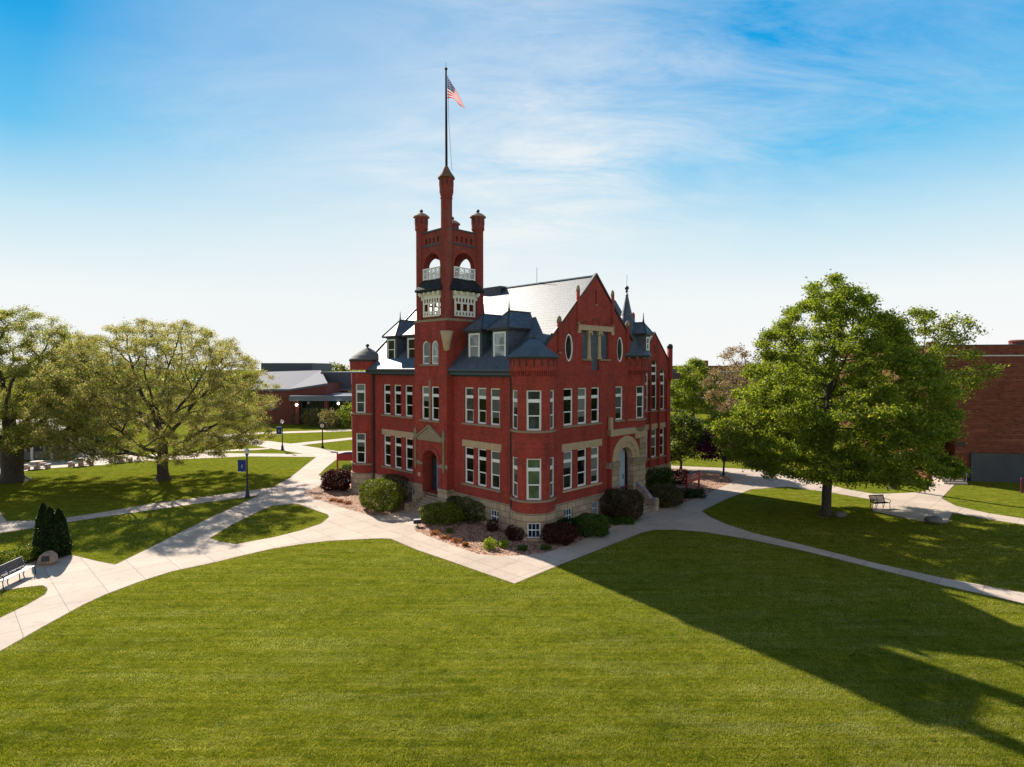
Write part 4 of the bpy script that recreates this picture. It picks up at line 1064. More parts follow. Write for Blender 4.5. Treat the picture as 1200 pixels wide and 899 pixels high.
# far trees left
for i, (px, Yd, hh_, rr_, mt, lab) in enumerate([
    (395, 150., 12.2, 5.2, 'spring_leaf', 'pale green far tree peeking over the roof between hall and distant building'),
    (106, 95., 8.5, 5.0, 'spring_leaf', 'bright yellow-green tree seen between the two oaks'),
    (40, 100., 12.5, 7.5, 'maple_leaf', 'dark green tree far behind the thick-trunked oak'),
    (150, 130., 12.0, 8.0, 'oak_leaf', 'olive tree far behind the spreading oak, left of its trunk'),
    (232, 135., 11.0, 8.0, 'oak_leaf', 'olive tree far behind the spreading oak, right of its trunk'),
    (-30, 85., 13., 7.5, 'maple_leaf', 'dark tree behind the pavilion at the left edge'),
    (290, 150., 10.5, 5., 'maple_leaf', 'small distant tree at the left end of the far brick building')]):
    X, Y, _ = PY(px, 450, Yd)
    make_tree('tree', (X, Y), [(1.2, rr_*.55), (hh_*.35, rr_), (hh_*.65, rr_*.9), (hh_*.88, rr_*.5), (hh_, rr_*.12)], lab, nattr=230, D=.9, h0=1.4, trunk_r=.25,
              leaf=(mt, .45, 9000, .65), seed=71+i, group='distant trees on the left')
for i, (px, Yd, hh_, rr_, mt, lab) in enumerate([
    (905, 150., 13.0, 8.0, 'maple_leaf', 'distant green tree behind the middle of the maple'),
    (1000, 140., 13.0, 9.0, 'maple_leaf', 'distant green tree behind the right half of the maple'),
    (1060, 120., 12.0, 7.0, 'oak_leaf', 'distant olive tree left of the brown brick building')]):
    X, Y, _ = PY(px, 450, Yd)
    make_tree('tree', (X, Y), [(1.2, rr_*.55), (hh_*.35, rr_), (hh_*.65, rr_*.9), (hh_*.88, rr_*.5), (hh_, rr_*.12)], lab, nattr=200, D=.9, h0=1.4, trunk_r=.25,
              leaf=(mt, .5, 7000, .7), seed=91+i, group='distant trees on the right')
# far wood on the horizon
pts = []
r = np.random.default_rng(5)
for k in range(260):
    x = r.uniform(-420, 420); y = r.uniform(300, 380); R_ = r.uniform(4, 8); hz = r.uniform(6, 11)
    n = 160; u = r.normal(size=(n, 3)); u /= np.linalg.norm(u, axis=1)[:, None]; pts.append(np.array([x, y, hz*.5])+u*np.array([R_, R_, hz*.5]))
RNG = r
tag(leaves_mesh('woodland', np.concatenate(pts), 2.0, 'maple_leaf'), 'low line of far woodland along the horizon', 'woodland', kind='stuff')

# shrubs: name, px centre x, base y (photo pixels), rx, ry, h, material, label ...
def sh(px, py, rx, ry, h, mat, label, rz=0, **kw):
    X, Y = G(px, py); return shrub(kw.pop('name', 'shrub'), (X, Y), rx, ry, h, mat, label, rz=rz, **kw)
sh(446, 597, 1.5, 2.1, 2.35, 'yew_leaf', 'big rounded clipped yew left of the tower steps', rz=radians(35), count=16000, size=.10, seed=1, lump=.04)
sh(466, 587, 1.5, 1.6, 2.2, 'dark_leaf', 'dark yew between the big rounded yew and the wall', rz=radians(45), count=9000, size=.10, seed=2, lump=.05)
sh(518, 612, 1.6, 1.15, 1.35, 'yew_leaf', 'low yew right of the tower steps, behind the flood light', count=9000, size=.09, seed=4, lump=.07)
sh(549, 608, 2.1, 1.15, 1.65, ['dark_leaf', 'yew_leaf', 'dark_leaf'], 'low dark yew spreading along the foundation under the triple windows', rz=radians(-45), count=9000, size=.10, seed=5, lump=.07)
sh(395, 574, 1.3, 1.0, 1.75, 'barberry', 'rusty red barberry by the far left turret', count=15000, size=.10, seed=6, lump=.12)
sh(407, 557, .6, .6, 1.1, 'green_leaf', 'small green bush between the red sign and the far left turret', count=2500, size=.10, seed=7)
sh(430, 571, .75, .55, .8, 'green_leaf', 'loose low green plant at the foot of the far left turret', count=3000, size=.12, seed=8, lump=.2, spiky=.12)
sh(577, 622, .4, .4, .75, 'barberry', 'little dark barberry under the cellar window left of the near turret', count=1500, size=.08, seed=9)
sh(606, 632, .72, .6, .85, 'barberry', 'dark red barberry left of the turret cellar window', count=5000, size=.08, seed=10)
sh(655, 636, 1.15, .8, 1.2, 'barberry', 'wide dark red barberry right of the turret cellar window', count=8000, size=.08, seed=12)
sh(694, 627, 1.15, 1.0, 1.35, 'green_leaf', 'bright green rounded bush by the walk on the gable side', count=9000, size=.09, seed=13, lump=.07)
sh(667, 624, .8, .6, .9, 'dark_leaf', 'small dark green bush against the gable foundation', count=4000, size=.09, seed=14)
sh(729, 607, 1.6, 1.4, 2.1, ['dusky_leaf', 'barberry', 'dusky_leaf'], 'large dark dusky green-brown bush left of the portal steps', count=14000, size=.10, seed=15, lump=.05, core='barberry')
sh(729, 614, .9, .4, .45, 'green_leaf', 'low light green edging plant in front of the large dark bush', count=2200, size=.09, seed=16)
sh(779, 593, 1.35, 1.2, 1.75, 'dusky_leaf', 'dark rounded bush right of the portal steps', count=11000, size=.10, seed=17, lump=.05)
sh(770, 570, 1.5, 1.2, 1.7, 'green_leaf', 'green bush under the tall windows of the right wing', count=6000, size=.12, seed=18, lump=.14)
sh(797, 566, 1.3, 1.1, 1.2, 'barberry', 'dark maroon bush behind the red sign on the right', count=6000, size=.10, seed=19)
sh(812, 583, 1.0, .6, .7, 'dark_leaf', 'low dark plants at the foot of the red sign on the right', count=3000, size=.1, seed=20, lump=.2)
sh(574, 643, .38, .38, .6, 'lime_leaf', 'larger of the two lime green plants in the sunny mulch', count=1300, size=.08, seed=21, lump=.15)
sh(590, 641, .30, .28, .42, 'lime_leaf', 'smaller of the two lime green plants in the sunny mulch', count=900, size=.07, seed=22, lump=.15)
sh(612, 645, .30, .28, .32, 'green_leaf', 'small green plant in the shaded mulch under the turret', count=800, size=.07, seed=23, lump=.15)
sh(640, 644, .32, .25, .28, 'green_leaf', 'tiny green plant at the walk edge below the wide barberry', count=700, size=.07, seed=24, lump=.15)
sh(527, 624, .25, .22, .3, 'yew_leaf', 'tiny olive plant in the mulch below the low yews', count=500, size=.07, seed=25, lump=.15)
for i, (px, py, rr_, lab) in enumerate([(510, 626, .33, 'orange flower clump nearest the flood light'), (521.5, 631, .33, 'middle orange flower clump of the three right of the steps'),
        (535, 635, .33, 'orange flower clump of three right of the steps, nearest the turret'), (390, 568+1, .3, 'orange flower clump left of the three by the far turret'),
        (398, 588.5, .3, 'middle orange flower clump in front of the big rounded yew'), (407, 590.5, .32, 'orange flower clump nearest the big rounded yew'), (545.5, 640, .2, 'small faded orange clump between flowers and lime plants')]):
    if i == 3: px, py = 390, 587
    sh(px, py, rr_, rr_*.8, .22, ['orange_petal', 'orange_petal', 'green_leaf'], lab, count=420, size=.07, seed=30+i, name='flower_clump', cat='flowers', group='orange flower clumps in the mulch beds', lump=.2)
# left arborvitae and hedge
X, Y = G(60, 652)
t = empty('arborvitae', (X, Y, 0), 0, 'tall dark pointed evergreen behind the plaque boulder, three tips merged', 'evergreen shrub')
r = np.random.default_rng(77); RNG = r; P = []
for (cx, cy, h, rb) in ((-.48, .1, 3.05, .62), (.02, -.05, 2.85, .66), (.45, .05, 2.75, .66), (0, 0, 1.6, 1.0)):
    n = 9000; z = r.random(n)**.8; th = r.random(n)*2*pi
    rad = rb*(1-z)**.55*np.where(z < .12, .85+z, 1)*(1+.08*np.sin(6*th+z*14))*np.where(r.random(n) < .8, 1-.15*r.random(n), r.random(n)**.5)
    P.append(np.stack([cx+rad*np.cos(th)*1.0, cy+rad*np.sin(th), z*h+.05], 1))
leaves_mesh('foliage', np.concatenate(P), .10, 'dark_leaf', t, up=.6)
w = MB(); w.tube([(0, 0, 0), (0, 0, 2.2)], [.09, .03], 6); w.build('trunk', 'bark', t)
X0, Y0 = G(-12, 668); X1, Y1 = G(38, 656)
shrub('hedge', ((X0+X1)/2, (Y0+Y1)/2), 2.5, .7, .85, ['green_leaf', 'yew_leaf', 'spring_leaf'], 'loose green hedge behind the bench at the left edge', count=9000, size=.09, seed=81,
      rz=atan2(Y1-Y0, X1-X0), cat='hedge', lump=.08)
# background bushes near the far building
for i, (px, py, rx, h, mt, lab) in enumerate([(330, 496, 1.6, 2.7, 'spring_leaf', 'small round-headed tree-like bush left of the five by the far building'),
    (352, 497, 2.2, 3.3, 'spring_leaf', 'leftmost of the pair of pale bushes under the canopy'), (366, 500, 2.4, 3.5, 'spring_leaf', 'right bush of the pair under the canopy, left of the street clock'),
    (386, 502, 2.6, 3.6, 'spring_leaf', 'pale bush directly right of the street clock'), (398, 500, 2.2, 3.3, 'spring_leaf', 'pale bush second from the hall wall behind the street clock'),
    (410, 501, 2.8, 4.6, 'lime_leaf', 'brightest yellow bush partly hidden by the far left turret')]):
    sh(px, py, rx*.66, rx*.66, h*.92, [mt, 'brown_bud'] if mt != 'lime_leaf' else mt, lab, count=2600, size=.18, seed=100+i, group='pale bushes in front of the far brick building', lump=.15, boxy=1.)
sh(89, 528, 3.6, 2.2, 3.2, ['green_leaf', 'dark_leaf'], 'dark green hedge block right of the pavilion', count=6000, size=.22, seed=110, name='hedge', cat='hedge')

# ------------------------------------------------------------------ street furniture
def lamp(px, py, h, label, banner=True, rz=0, glow='globe', name='street_lamp'):
    X, Y = G(px, py)
    t = empty(name, (X, Y, 0), rz, label, 'street lamp', 'globe street lamps along the walks')
    w = MB(); w.lathe([(.22, 0), (.22, .12), (.17, .16), (.15, .55), (.09, .66), (.075, .9), (.06, h-.62), (.09, h-.6), (.13, h-.52), (.13, h-.46)], (0, 0), 12); w.build('post', 'lamp_blue', t, True)
    w = MB(); w.lathe([(.12, h-.46), (.21, h-.36), (.24, h-.22), (.19, h-.08), (.08, h-.0), (.03, h+.03)], (0, 0), 16); gl = w.build('globe', glow, t, True)
    w = MB(); w.lathe([(.05, h+.02), (.06, h+.05), (.02, h+.12)], (0, 0), 8); w.build('finial', 'lamp_blue', gl)
    if banner:
        w = MB(); w.box(-.78, -.10, -.012, .012, h-1.95, h-.98); b = w.build('banner', 'banner_blue', t)
        w = MB(); w.tube([(0, 0, h-.95), (-.8, 0, h-.95)], .015, 5); w.tube([(0, 0, h-1.98), (-.8, 0, h-1.98)], .015, 5); w.build('banner_arm', 'lamp_blue', b)
        w = MB(); c = (-.44, h-1.47)
        for s in (-.018, .018):
            w.add([(c[0]-.2, s, c[1]-.10), (c[0]-.02, s, c[1]-.02), (c[0]+.22, s, c[1]+.10), (c[0]+.04, s, c[1]+.03)], [(0, 1, 2, 3)])
            w.add([(c[0]-.05, s*1.1, c[1]-.2), (c[0]+.03, s*1.1, c[1]-.2), (c[0]+.05, s*1.1, c[1]+.14), (c[0]-.02, s*1.1, c[1]+.14)], [(0, 1, 2, 3)])
        w.build('emblem', 'flag_white', b)
    return t
lamp(290, 583, 4.15, 'nearer blue lamp post with globe and blue banner at the walk junction')
lamp(331, 527.5, 4.05, 'lamp post with globe and banner on the crossing beyond the junction')
lamp(141, 534, 4.3, 'dark lamp post half hidden behind the spreading oak, left of its trunk', banner=False)
lamp(109, 521, 4.2, 'distant lamp post seen between the two oaks beyond the tables', banner=False)
X, Y = G(378, 525.5)
t = empty('street_clock', (X, Y, 0), 0, 'round-faced dark street clock on a post by the crossing walks', 'street clock')
w = MB(); w.lathe([(.2, 0), (.2, .18), (.12, .3), (.09, .7), (.07, 2.65), (.11, 2.72)], (0, 0), 12); w.build('post', 'dark_iron', t, True)
w = MB(); n = 24; c = 3.12
for y in (-.12, .12): w.v += [(.45*cos(2*pi*i/n), y, c+.45*sin(2*pi*i/n)) for i in range(n)]
w.f += [(i, (i+1) % n, n+(i+1) % n, n+i) for i in range(n)]+[tuple(range(n)), tuple(range(2*n-1, n-1, -1))]; w.m += [0]*(n+2)
w.box(-.07, .07, -.06, .06, 3.55, 3.68); hd = w.build('clock_case', 'dark_iron', t)
w = MB(); w.v += [(0, -.13, c)]+[(.27*cos(2*pi*i/n), -.13, c+.27*sin(2*pi*i/n)) for i in range(n)]; w.f += [(0, 1+i, 1+(i+1) % n) for i in range(n)]; w.m += [0]*n; w.build('clock_face', 'far_white', hd)
w = MB(); w.box(-.015, .015, -.15, -.135, c, c+.2); w.box(-.015, .14, -.15, -.135, c-.015, c+.015); w.build('clock_hands', 'dark_iron', hd)

def sign(px0, px1, py, h, label, arch=True, txt=True, zb=.9, along=None):
    X0, Y0 = G(px0, py); X1, Y1 = along or G(px1, py)
    L_ = sqrt((X1-X0)**2+(Y1-Y0)**2); t = empty('campus_sign', (X0, Y0, 0), atan2(Y1-Y0, X1-X0), label, 'sign')
    for x in (.0, L_):
        w = MB(); w.box(x-.07, x+.07, -.07, .07, 0, h); w.build('post', 'sign_red', t)
    w = MB(); w.box(.07, L_-.07, -.05, .05, zb, h-.12); bd = w.build('board', 'sign_red', t)
    w = MB(); n = 12; pr = [(i/n*(L_-.14)+.07, h-.12+(.22*sin(pi*i/n) if arch else .05)) for i in range(n+1)]
    o = len(w.v); w.v += [(x, y, z) for y in (-.06, .06) for x, z in pr]+[(x, y, h-.119) for y in (-.06, .06) for x, z in pr]
    k = n+1
    for i in range(n):
        w.f += [(i, i+1, 2*k+i+1, 2*k+i), (k+i, 3*k+i, 3*k+i+1, k+i+1), (i, k+i, k+i+1, i+1)]; w.m += [0]*3
    w.build('sign_cap', 'sign_blue', bd)
    if txt:
        w = MB(); zc = (zb+h)/2
        for (x0, x1, z, hh2) in ((L_*.38, L_*.66, zc+.20, .09), (L_*.2, L_*.82, zc-.02, .12)):
            x = x0; rr = random.Random(4)
            while x < x1: 
                ww = rr.uniform(.04, .08); w.box(x, x+ww, -.058, -.052, z-hh2/2, z+hh2/2); x += ww+.022
        w.build('lettering', 'flag_white', bd)
    return t
sign(395.5, 424, 549.5, 1.75, 'red sign with blue arched top beside the far left turret', txt=False)
Xa, Ya = G(805, 579); Xb, Yb = G(819, 573.5)
sign(805, 819, 579, 1.75, 'small red sign with white lettering and blue cap in the mulch bed', along=(Xb, Yb))

# flood light by the steps
X, Y = G(489, 617)
t = empty('flood_light', (X, Y, 0), radians(20), 'black boxy ground flood light beside the tower steps', 'flood light')
w = MB(); w.box(-.25, .25, -.14, .14, .22, .48); w.build('housing', 'black_box', t)
w = MB(); w.box(-.24, .24, -.13, .15, .482, .50); w.build('lens', 'flag_white', t)
w = MB(); w.tube([(0, 0, 0), (0, 0, .24)], .03); w.box(-.12, .12, -.1, .1, 0, .03); w.build('bracket', 'black_box', t)
X, Y = G(556, 612)
t = empty('utility_meter', (X, Y, 0), radians(-45), 'grey utility box among the low yews under the triple windows', 'utility box')
w = MB(); w.box(-.14, .14, -.1, .1, .35, .85); w.build('box', 'cap_metal', t)
w = MB(); w.tube([(0, 0, 0), (0, 0, .4)], .04); w.build('pipe', 'cap_metal', t)

def bench(loc, rz, label, L_=1.8, seatmat='bench_grey'):
    t = empty('park_bench', (loc[0], loc[1], 0), rz, label, 'bench')
    w = MB()
    for k in range(5): w.box(-L_/2, L_/2, -.24+k*.1, -.16+k*.1, .43, .455)
    w.build('seat', seatmat, t)
    w = MB()
    for k in range(5): 
        y = .28+.03*k; z = .52+.085*k; w.box(-L_/2, L_/2, y, y+.022, z, z+.07)
    w.box(-L_/2, L_/2, .27, .31, .46, .5); w.box(-L_/2, L_/2, .43, .46, .93, .97)
    w.build('backrest', seatmat, t)
    for x in (-L_/2+.03, 0, L_/2-.03):
        w = MB(); w.tube([(x, -.26, 0), (x, -.22, .42), (x, .26, .44), (x, .46, .95)], .025, 5); w.tube([(x, .36, 0), (x, .24, .43)], .025, 5); w.build('leg', 'dark_iron', t)
        if x:
            w = MB(); w.tube([(x, -.24, .42), (x, -.28, .66), (x, -.2, .70), (x, .30, .68)], .022, 5); w.build('armrest', 'dark_iron', t)
    return t
X0, Y0 = G(-8, 693); X1, Y1 = G(27, 676)
bench(((X0+X1)/2+.1, (Y0+Y1)/2+.25), atan2(Y1-Y0, X1-X0), 'grey slatted bench on the concrete by the hedge, cut off by the left edge', 2.3)
X0, Y0 = G(1023, 597); X1, Y1 = G(1047, 597)
bench(((X0+X1)/2, (Y0+Y1)/2+.35), radians(12), 'dark metal bench on the plaza under the right side of the maple', 1.35, 'dark_iron')

def rock(px, py, rx, ry, h, mat, label, seed, rz=0):
    X, Y = G(px, py); r = np.random.default_rng(seed); w = MB(); n, m = 18, 10; ph = r.random(8)*6.28
    t = empty('boulder', (X, Y, 0), rz, label, 'boulder')
    prof = []
    o = 0
    for j in range(m+1):
        v = j/m*pi
        for i in range(n):
            u = 2*pi*i/n; q = 1+.10*sin(2*u+ph[0]+v*2)+.07*sin(3*u+ph[1]-v*3)+.05*sin(5*u+ph[2]+v*4)
            w.v.append((rx*q*sin(v)*cos(u), ry*q*sin(v)*sin(u), h*.45-h*.55*cos(v)*q))
    for j in range(m):
        for i in range(n):
            k = (i+1) % n; w.f.append((j*n+i, j*n+k, (j+1)*n+k, (j+1)*n+i)); w.m.append(0)
    w.build('stone', mat, t, True); return t
t = rock(56.5, 661, .50, .36, .68, 'boulder', 'pinkish boulder with a dark bronze plaque in front of the pointed evergreen', 3, radians(20))
w = MB(); w.add([(-.18, -.47, .27), (.16, -.47, .27), (.16, -.37, .55), (-.18, -.37, .55), (-.18, -.30, .25), (.16, -.30, .25), (.16, -.2, .53), (-.18, -.2, .53)],
                [(0, 1, 2, 3), (0, 4, 5, 1), (1, 5, 6, 2), (2, 6, 7, 3), (3, 7, 4, 0)]); w.build('plaque', 'bronze', t)
rock(985, 606, .38, .3, .42, 'grey_boulder', 'small grey rock on the lawn beside the maple trunk', 5)
rock(1094, 613, .65, .45, .50, 'grey_boulder', 'low brown-grey rock at the plaza edge right of the bench', 8)

# picnic tables
def picnic(px, py, label):
    X, Y = G(px, py); t = empty('picnic_table', (X, Y, 0), radians(8), label, 'picnic table', 'concrete picnic tables on the far walk')
    w = MB(); w.lathe([(.60, .70), (.62, .72), (.62, .78), (.6, .80)], (0, 0), 20); w.build('tabletop', 'table_concrete', t)
    w = MB(); w.lathe([(.33, 0), (.25, .2), (.22, .70)], (0, 0), 10); w.build('pedestal', 'table_concrete', t)
    for k in range(4):
        a = k*pi/2+.1; cx, cy = 1.02*cos(a), 1.02*sin(a)
        w = MB(); w.rbox((cx, cy), .32, .85, .08, a, .38); b = w.build('bench_seat', 'table_concrete', t)
        for s in (-.27, .27):
            w = MB(); w.rbox((cx-s*sin(a), cy+s*cos(a)), .24, .11, .38, a, 0); w.build('leg', 'table_concrete', b)
    return t
picnic(43.5, 549, 'concrete picnic table just right of the thick oak trunk, nearest the pavilion')
picnic(95, 545.5, 'middle concrete picnic table of the three, in front of the hedge block')
picnic(141.5, 541.5, 'rightmost concrete picnic table, below the half hidden lamp post')

# pavilion on the left
X0, Y0 = G(-60, 545); X1, Y1 = G(83, 537)
L_ = sqrt((X1-X0)**2+(Y1-Y0)**2)
pv = empty('pavilion', (X0, Y0, 0), atan2(Y1-Y0, X1-X0), 'open-sided pavilion with pale posts and dark roof behind the thick oak', 'pavilion')
k = 6
for i in range(k+1):
    for y in (0, 5.5):
        w = MB(); x = L_*i/k; w.box(x-.12, x+.12, y-.12, y+.12, 0, 3.2); w.build('post', 'cream_paint', pv)
w = MB(); w.box(-.6, L_+.6, -.6, 6.1, 3.2, 3.4); w.add([(-.7, -.7, 3.4), (L_+.7, -.7, 3.4), (L_+.7, 6.2, 3.4), (-.7, 6.2, 3.4), (2, 2.75, 4.7), (L_-2, 2.75, 4.7)], [(0, 1, 5, 4), (1, 2, 5), (2, 3, 4, 5), (3, 0, 4), (0, 3, 2, 1)]); w.build('roof', 'far_grey', pv)
w = MB()
for y in (0, 5.5): w.box(0, L_, y-.05, y+.05, .98, 1.08); w.box(0, L_, y-.02, y+.02, .1, .95)
w.build('railing', 'bench_grey', pv)
w = MB(); w.box(.2, L_-.2, 5.6, 5.7, 0, 3.2); w.build('back_wall', 'far_grey', pv)

# ------------------------------------------------------------------ far left brick building
def bx(name, mat, px0, px1, y0, y1, Y, depth, parent, org, mi=0):
    """box whose front face spans the given photo pixels at depth Y"""
    a = PY(px0, y1, Y); b = PY(px1, y0, Y); w = MB()
    w.box(a[0]-org[0], b[0]-org[0], Y-org[1], Y+depth-org[1], max(a[2], -.1), b[2]); return w.build(name, mat, parent)
Y0 = 114.; org = (PY(345, 480, Y0)[0], Y0)
fb = empty('brick_building', (org[0], org[1], 0), 0, 'distant low brick building with grey metal shed roof and glass canopy front', 'building')
a = PY(300, 500, Y0); b = PY(339, 456, Y0); c_ = PY(381.5, 449, Y0)
w = MB(); w.add([(a[0]-org[0], 0, 0), (b[0]-org[0], 0, 0), (c_[0]-org[0], 0, 0), (c_[0]-org[0], 0, c_[2]), (b[0]-org[0], 0, b[2]), (a[0]-org[0], 0, b[2]),
                 (a[0]-org[0], 16, 0), (c_[0]-org[0], 16, 0), (c_[0]-org[0], 16, c_[2]), (a[0]-org[0], 16, b[2])], [(0, 1, 4, 5), (1, 2, 3, 4), (2, 7, 8, 3), (0, 5, 9, 6), (6, 9, 8, 7)])
w.build('wall', 'far_brick', fb)
tl = PY(312, 435.5, Y0+14); trr = PY(376, 434, Y0+14)
w = MB(); e = .3
P0 = [(a[0]-org[0]-.5, -e, b[2]), (b[0]-org[0], -e, b[2]), (c_[0]-org[0]+.5, -e, c_[2]), (trr[0]-org[0], 14, trr[2]), (tl[0]-org[0]-1, 14, tl[2])]
w.add(P0+[(x, y, z-.4) for x, y, z in P0], [(0, 1, 4), (1, 2, 3), (1, 3, 4), (0, 5, 6, 1), (1, 6, 7, 2), (2, 7, 8, 3), (3, 8, 9, 4), (4, 9, 5, 0)]); w.build('roof', 'metal_roof', fb)
bx('roof_block', 'far_grey', 306, 366, 425.5, 436, Y0+16, 14, fb, org)
bx('glass_block', 'far_grey', 376, 440, 436, 456, Y0+10, 14, fb, org); bx('parapet', 'metal_roof', 376, 440, 455.5, 458, Y0+9.4, .5, fb, org)
bx('lower_roof', 'far_white', 380, 440, 461.5, 464, Y0+4, 8, fb, org)
bx('canopy', 'canopy', 338.5, 440, 464, 470, Y0-3, 7, fb, org)
gw = bx('glass_wall', 'glass_far', 352, 440, 470, 497, Y0-.1, .3, fb, org)
for i in range(14):
    x = 353+i*6.2; bx('mullion', 'far_grey', x, x+.7, 470, 497, Y0-.3, .15, gw, org)
for px in (346, 380):
    bx('column', 'far_brick', px, px+4, 470, 497, Y0-2.5, .8, fb, org)
bx('poster', 'steel_blue', 316.5, 320.5, 473, 480.5, Y0-.15, .1, fb, org)
for (px, py) in ((347.5, 474.5), (396.5, 472.8)):
    p = PY(px, py, Y0-3.3); w = MB(); w.ball((p[0]-org[0], p[1]-org[1], p[2]), .25); w.build('canopy_lamp', 'globe_lit', fb)
# low far buildings behind the oaks
for (p0, p1, y0, Yd, mt, lab) in ((110, 300, 447, 190., 'far_tan', 'long low tan building glimpsed through the spreading oak'), (-60, 90, 440, 170., 'far_brick', 'low brick building glimpsed behind the thick-trunked oak')):
    a = PY(p0, y0, Yd); b = PY(p1, y0, Yd)
    t = empty('low_building', (a[0], Yd, 0), 0, lab, 'building'); w = MB(); w.box(0, b[0]-a[0], 0, 15, 0, a[2]); w.build('wall', mt, t)
    w = MB(); w.box(-.4, b[0]-a[0]+.4, -.4, 15.4, a[2], a[2]+.5); w.build('roof', 'far_grey', t)
    w = MB(); n = int((b[0]-a[0])/5)
    for i in range(n): 
        w = MB(); w.box(2+i*5, 4.2+i*5, -.06, .05, 1.2, 3.6); w.build('window', 'glass_far', t)
# ------------------------------------------------------------------ middle far building
Yd = 150.; a = PY(770, 428.5, Yd); b = PY(960, 428.5, Yd); X0_ = a[0]; W_ = b[0]-a[0]
t = empty('brick_building', (a[0], Yd, 0), 0, 'long flat-roofed tan brick building behind the trees right of the hall', 'building')
w = MB(); w.box(0, W_, 0, 18, 0, 9.9); w.build('wall', 'far_tan', t)
w = MB(); w.box(-.2, W_+.2, -.2, 18.2, 10.15, 11.5); w.build('parapet', 'far_brick', t)
w = MB(); w.box(-.25, W_+.25, -.3, 18.2, 9.9, 10.15); w.build('stone_band', 'far_white', t)
p = PY(820, 428, Yd+5); q = PY(830, 422.5, Yd+5); w = MB(); w.box(p[0]-a[0], q[0]-a[0], 5, 7, 11.2, q[2]); w.build('roof_hut', 'far_brick', t)
for i in range(9):
    w = MB(); w.box(1.5+i*3.6, 3.3+i*3.6, -.05, .1, 5.6, 8.2); w.build('window', 'glass_far', t)
    w = MB(); w.box(1.5+i*3.6, 3.3+i*3.6, -.05, .1, 1.4, 4.0); w.build('window', 'glass_far', t)

# ------------------------------------------------------------------ right brown brick building
A0 = G(1086, 563); A1 = G(1215, 574)
A0 = (PY(1086, 560, 57.5)[0], 57.5); A1 = (PY(1300, 560, 54.5)[0], 54.5)
L_ = sqrt((A1[0]-A0[0])**2+(A1[1]-A0[1])**2)
bb = empty('brown_brick_building', (A0[0], A0[1], 0), atan2(A1[1]-A0[1], A1[0]-A0[0]), 'brown brick building with blank wall, arched entry and concrete panel at the right edge', 'building')
def up(px): # photo px -> u along facade
    dx, dy = A1[0]-A0[0], A1[1]-A0[1]; k = (px-600)/FPX/ (ray(px, 500)[1])
    k = ray(px, 500)[0]/ray(px, 500)[1]
    return (k*A0[1]-A0[0])/(dx-k*dy)*L_
HT = 13.15
ua, ub_ = up(1100.5), up(1120); 
w = MB(); mpf = lambda u, z, d: (u, d, z)
w.panel(mpf, rect(0, L_, -.1, HT-1.05), [archp(ua, ub_, 1.2, 4.0-.0, 14)], 0, 1.6)
w.add([(0, 0, -.1), (0, 0, HT-1.05), (0, 25, HT-1.05), (0, 25, -.1)], [(0, 1, 2, 3)]); w.build('wall', 'brown_brick', bb)
w = MB(); w.box(-.03, L_, -.04, 25, HT-1.05, HT-.93); w.build('stone_band', 'far_white', bb)
w = MB(); w.box(0, L_, 0, 25, HT-.93, HT); w.build('parapet', 'brown_brick', bb)
w = MB(); w.box(-.05, L_, -.06, 25.05, HT, HT+.08); w.build('coping', 'dark_metal', bb)
w = MB(); w.box(ua-.5, ub_+.5, 1.62, 1.8, 0, 6.5); w.build('entry_back', 'door_dark', bb)
w = MB(); w.box(up(1137), L_, -.28, -.002, 0, 2.75); w.build('concrete_panel', 'concrete_panel', bb)
w = MB(); w.box(up(1121.5), up(1132), -.05, -.002, 3.35, 3.72); w.build('name_plaque', 'bronze', bb)
u0, u1 = up(1092), up(1119)
for k in range(7):
    w = MB(); w.box(u0, u1, -.35*(7-k), (0 if k < 6 else 1.6) if k == 6 else -.35*(6-k)+.002, 0, .17*(k+1)); w.build('step', 'table_concrete', bb)
for u in (u1-.1,):
    w = MB(); w.tube([(u, .2, 2.3), (u, 0, 2.3), (u, -2.4, 1.05)], .035, 6)
    for q in (0., .5, 1.): w.tube([(u, -2.4*q, 2.3-1.25*q), (u, -2.4*q, 1.2-1.1*q)], .03, 5)
    w.build('handrail', 'steel_blue', bb)
for (px, wd, hg) in ((1098, 1.1, .45), (1200, 1.4, .55)):
    u = up(px); w = MB(); w.lathe([(wd*.5, HT), (wd*.5, HT+hg*.7), (wd*.56, HT+hg*.72), (wd*.4, HT+hg)], (u, 1.2), 14); w.build('roof_fan', 'far_brick', bb)
w = MB(); u = up(1132); w.lathe([(.3, HT), (.3, HT+.15), (.05, HT+.32)], (u, 1.5), 10); w.tube([(up(1140), 1.5, HT), (up(1140), 1.5, HT+1.)], .012, 4); w.build('roof_vent', 'steel_blue', bb)
# small maroon banner post on the right lawn
X, Y = G(1197, 577.5)
t = empty('marker_post', (X, Y, 0), 0, 'short maroon marker post on the lawn at the right edge', 'post')
w = MB(); w.lathe([(.07, 0), (.07, 1.1), (.1, 1.12), (.1, 1.25), (.03, 1.32)], (0, 0), 10); w.build('post', 'maroon', t)
w = MB(); w.lathe([(.13, 0), (.13, .06), (.08, .1)], (0, 0), 10); w.build('base', 'maroon', t)

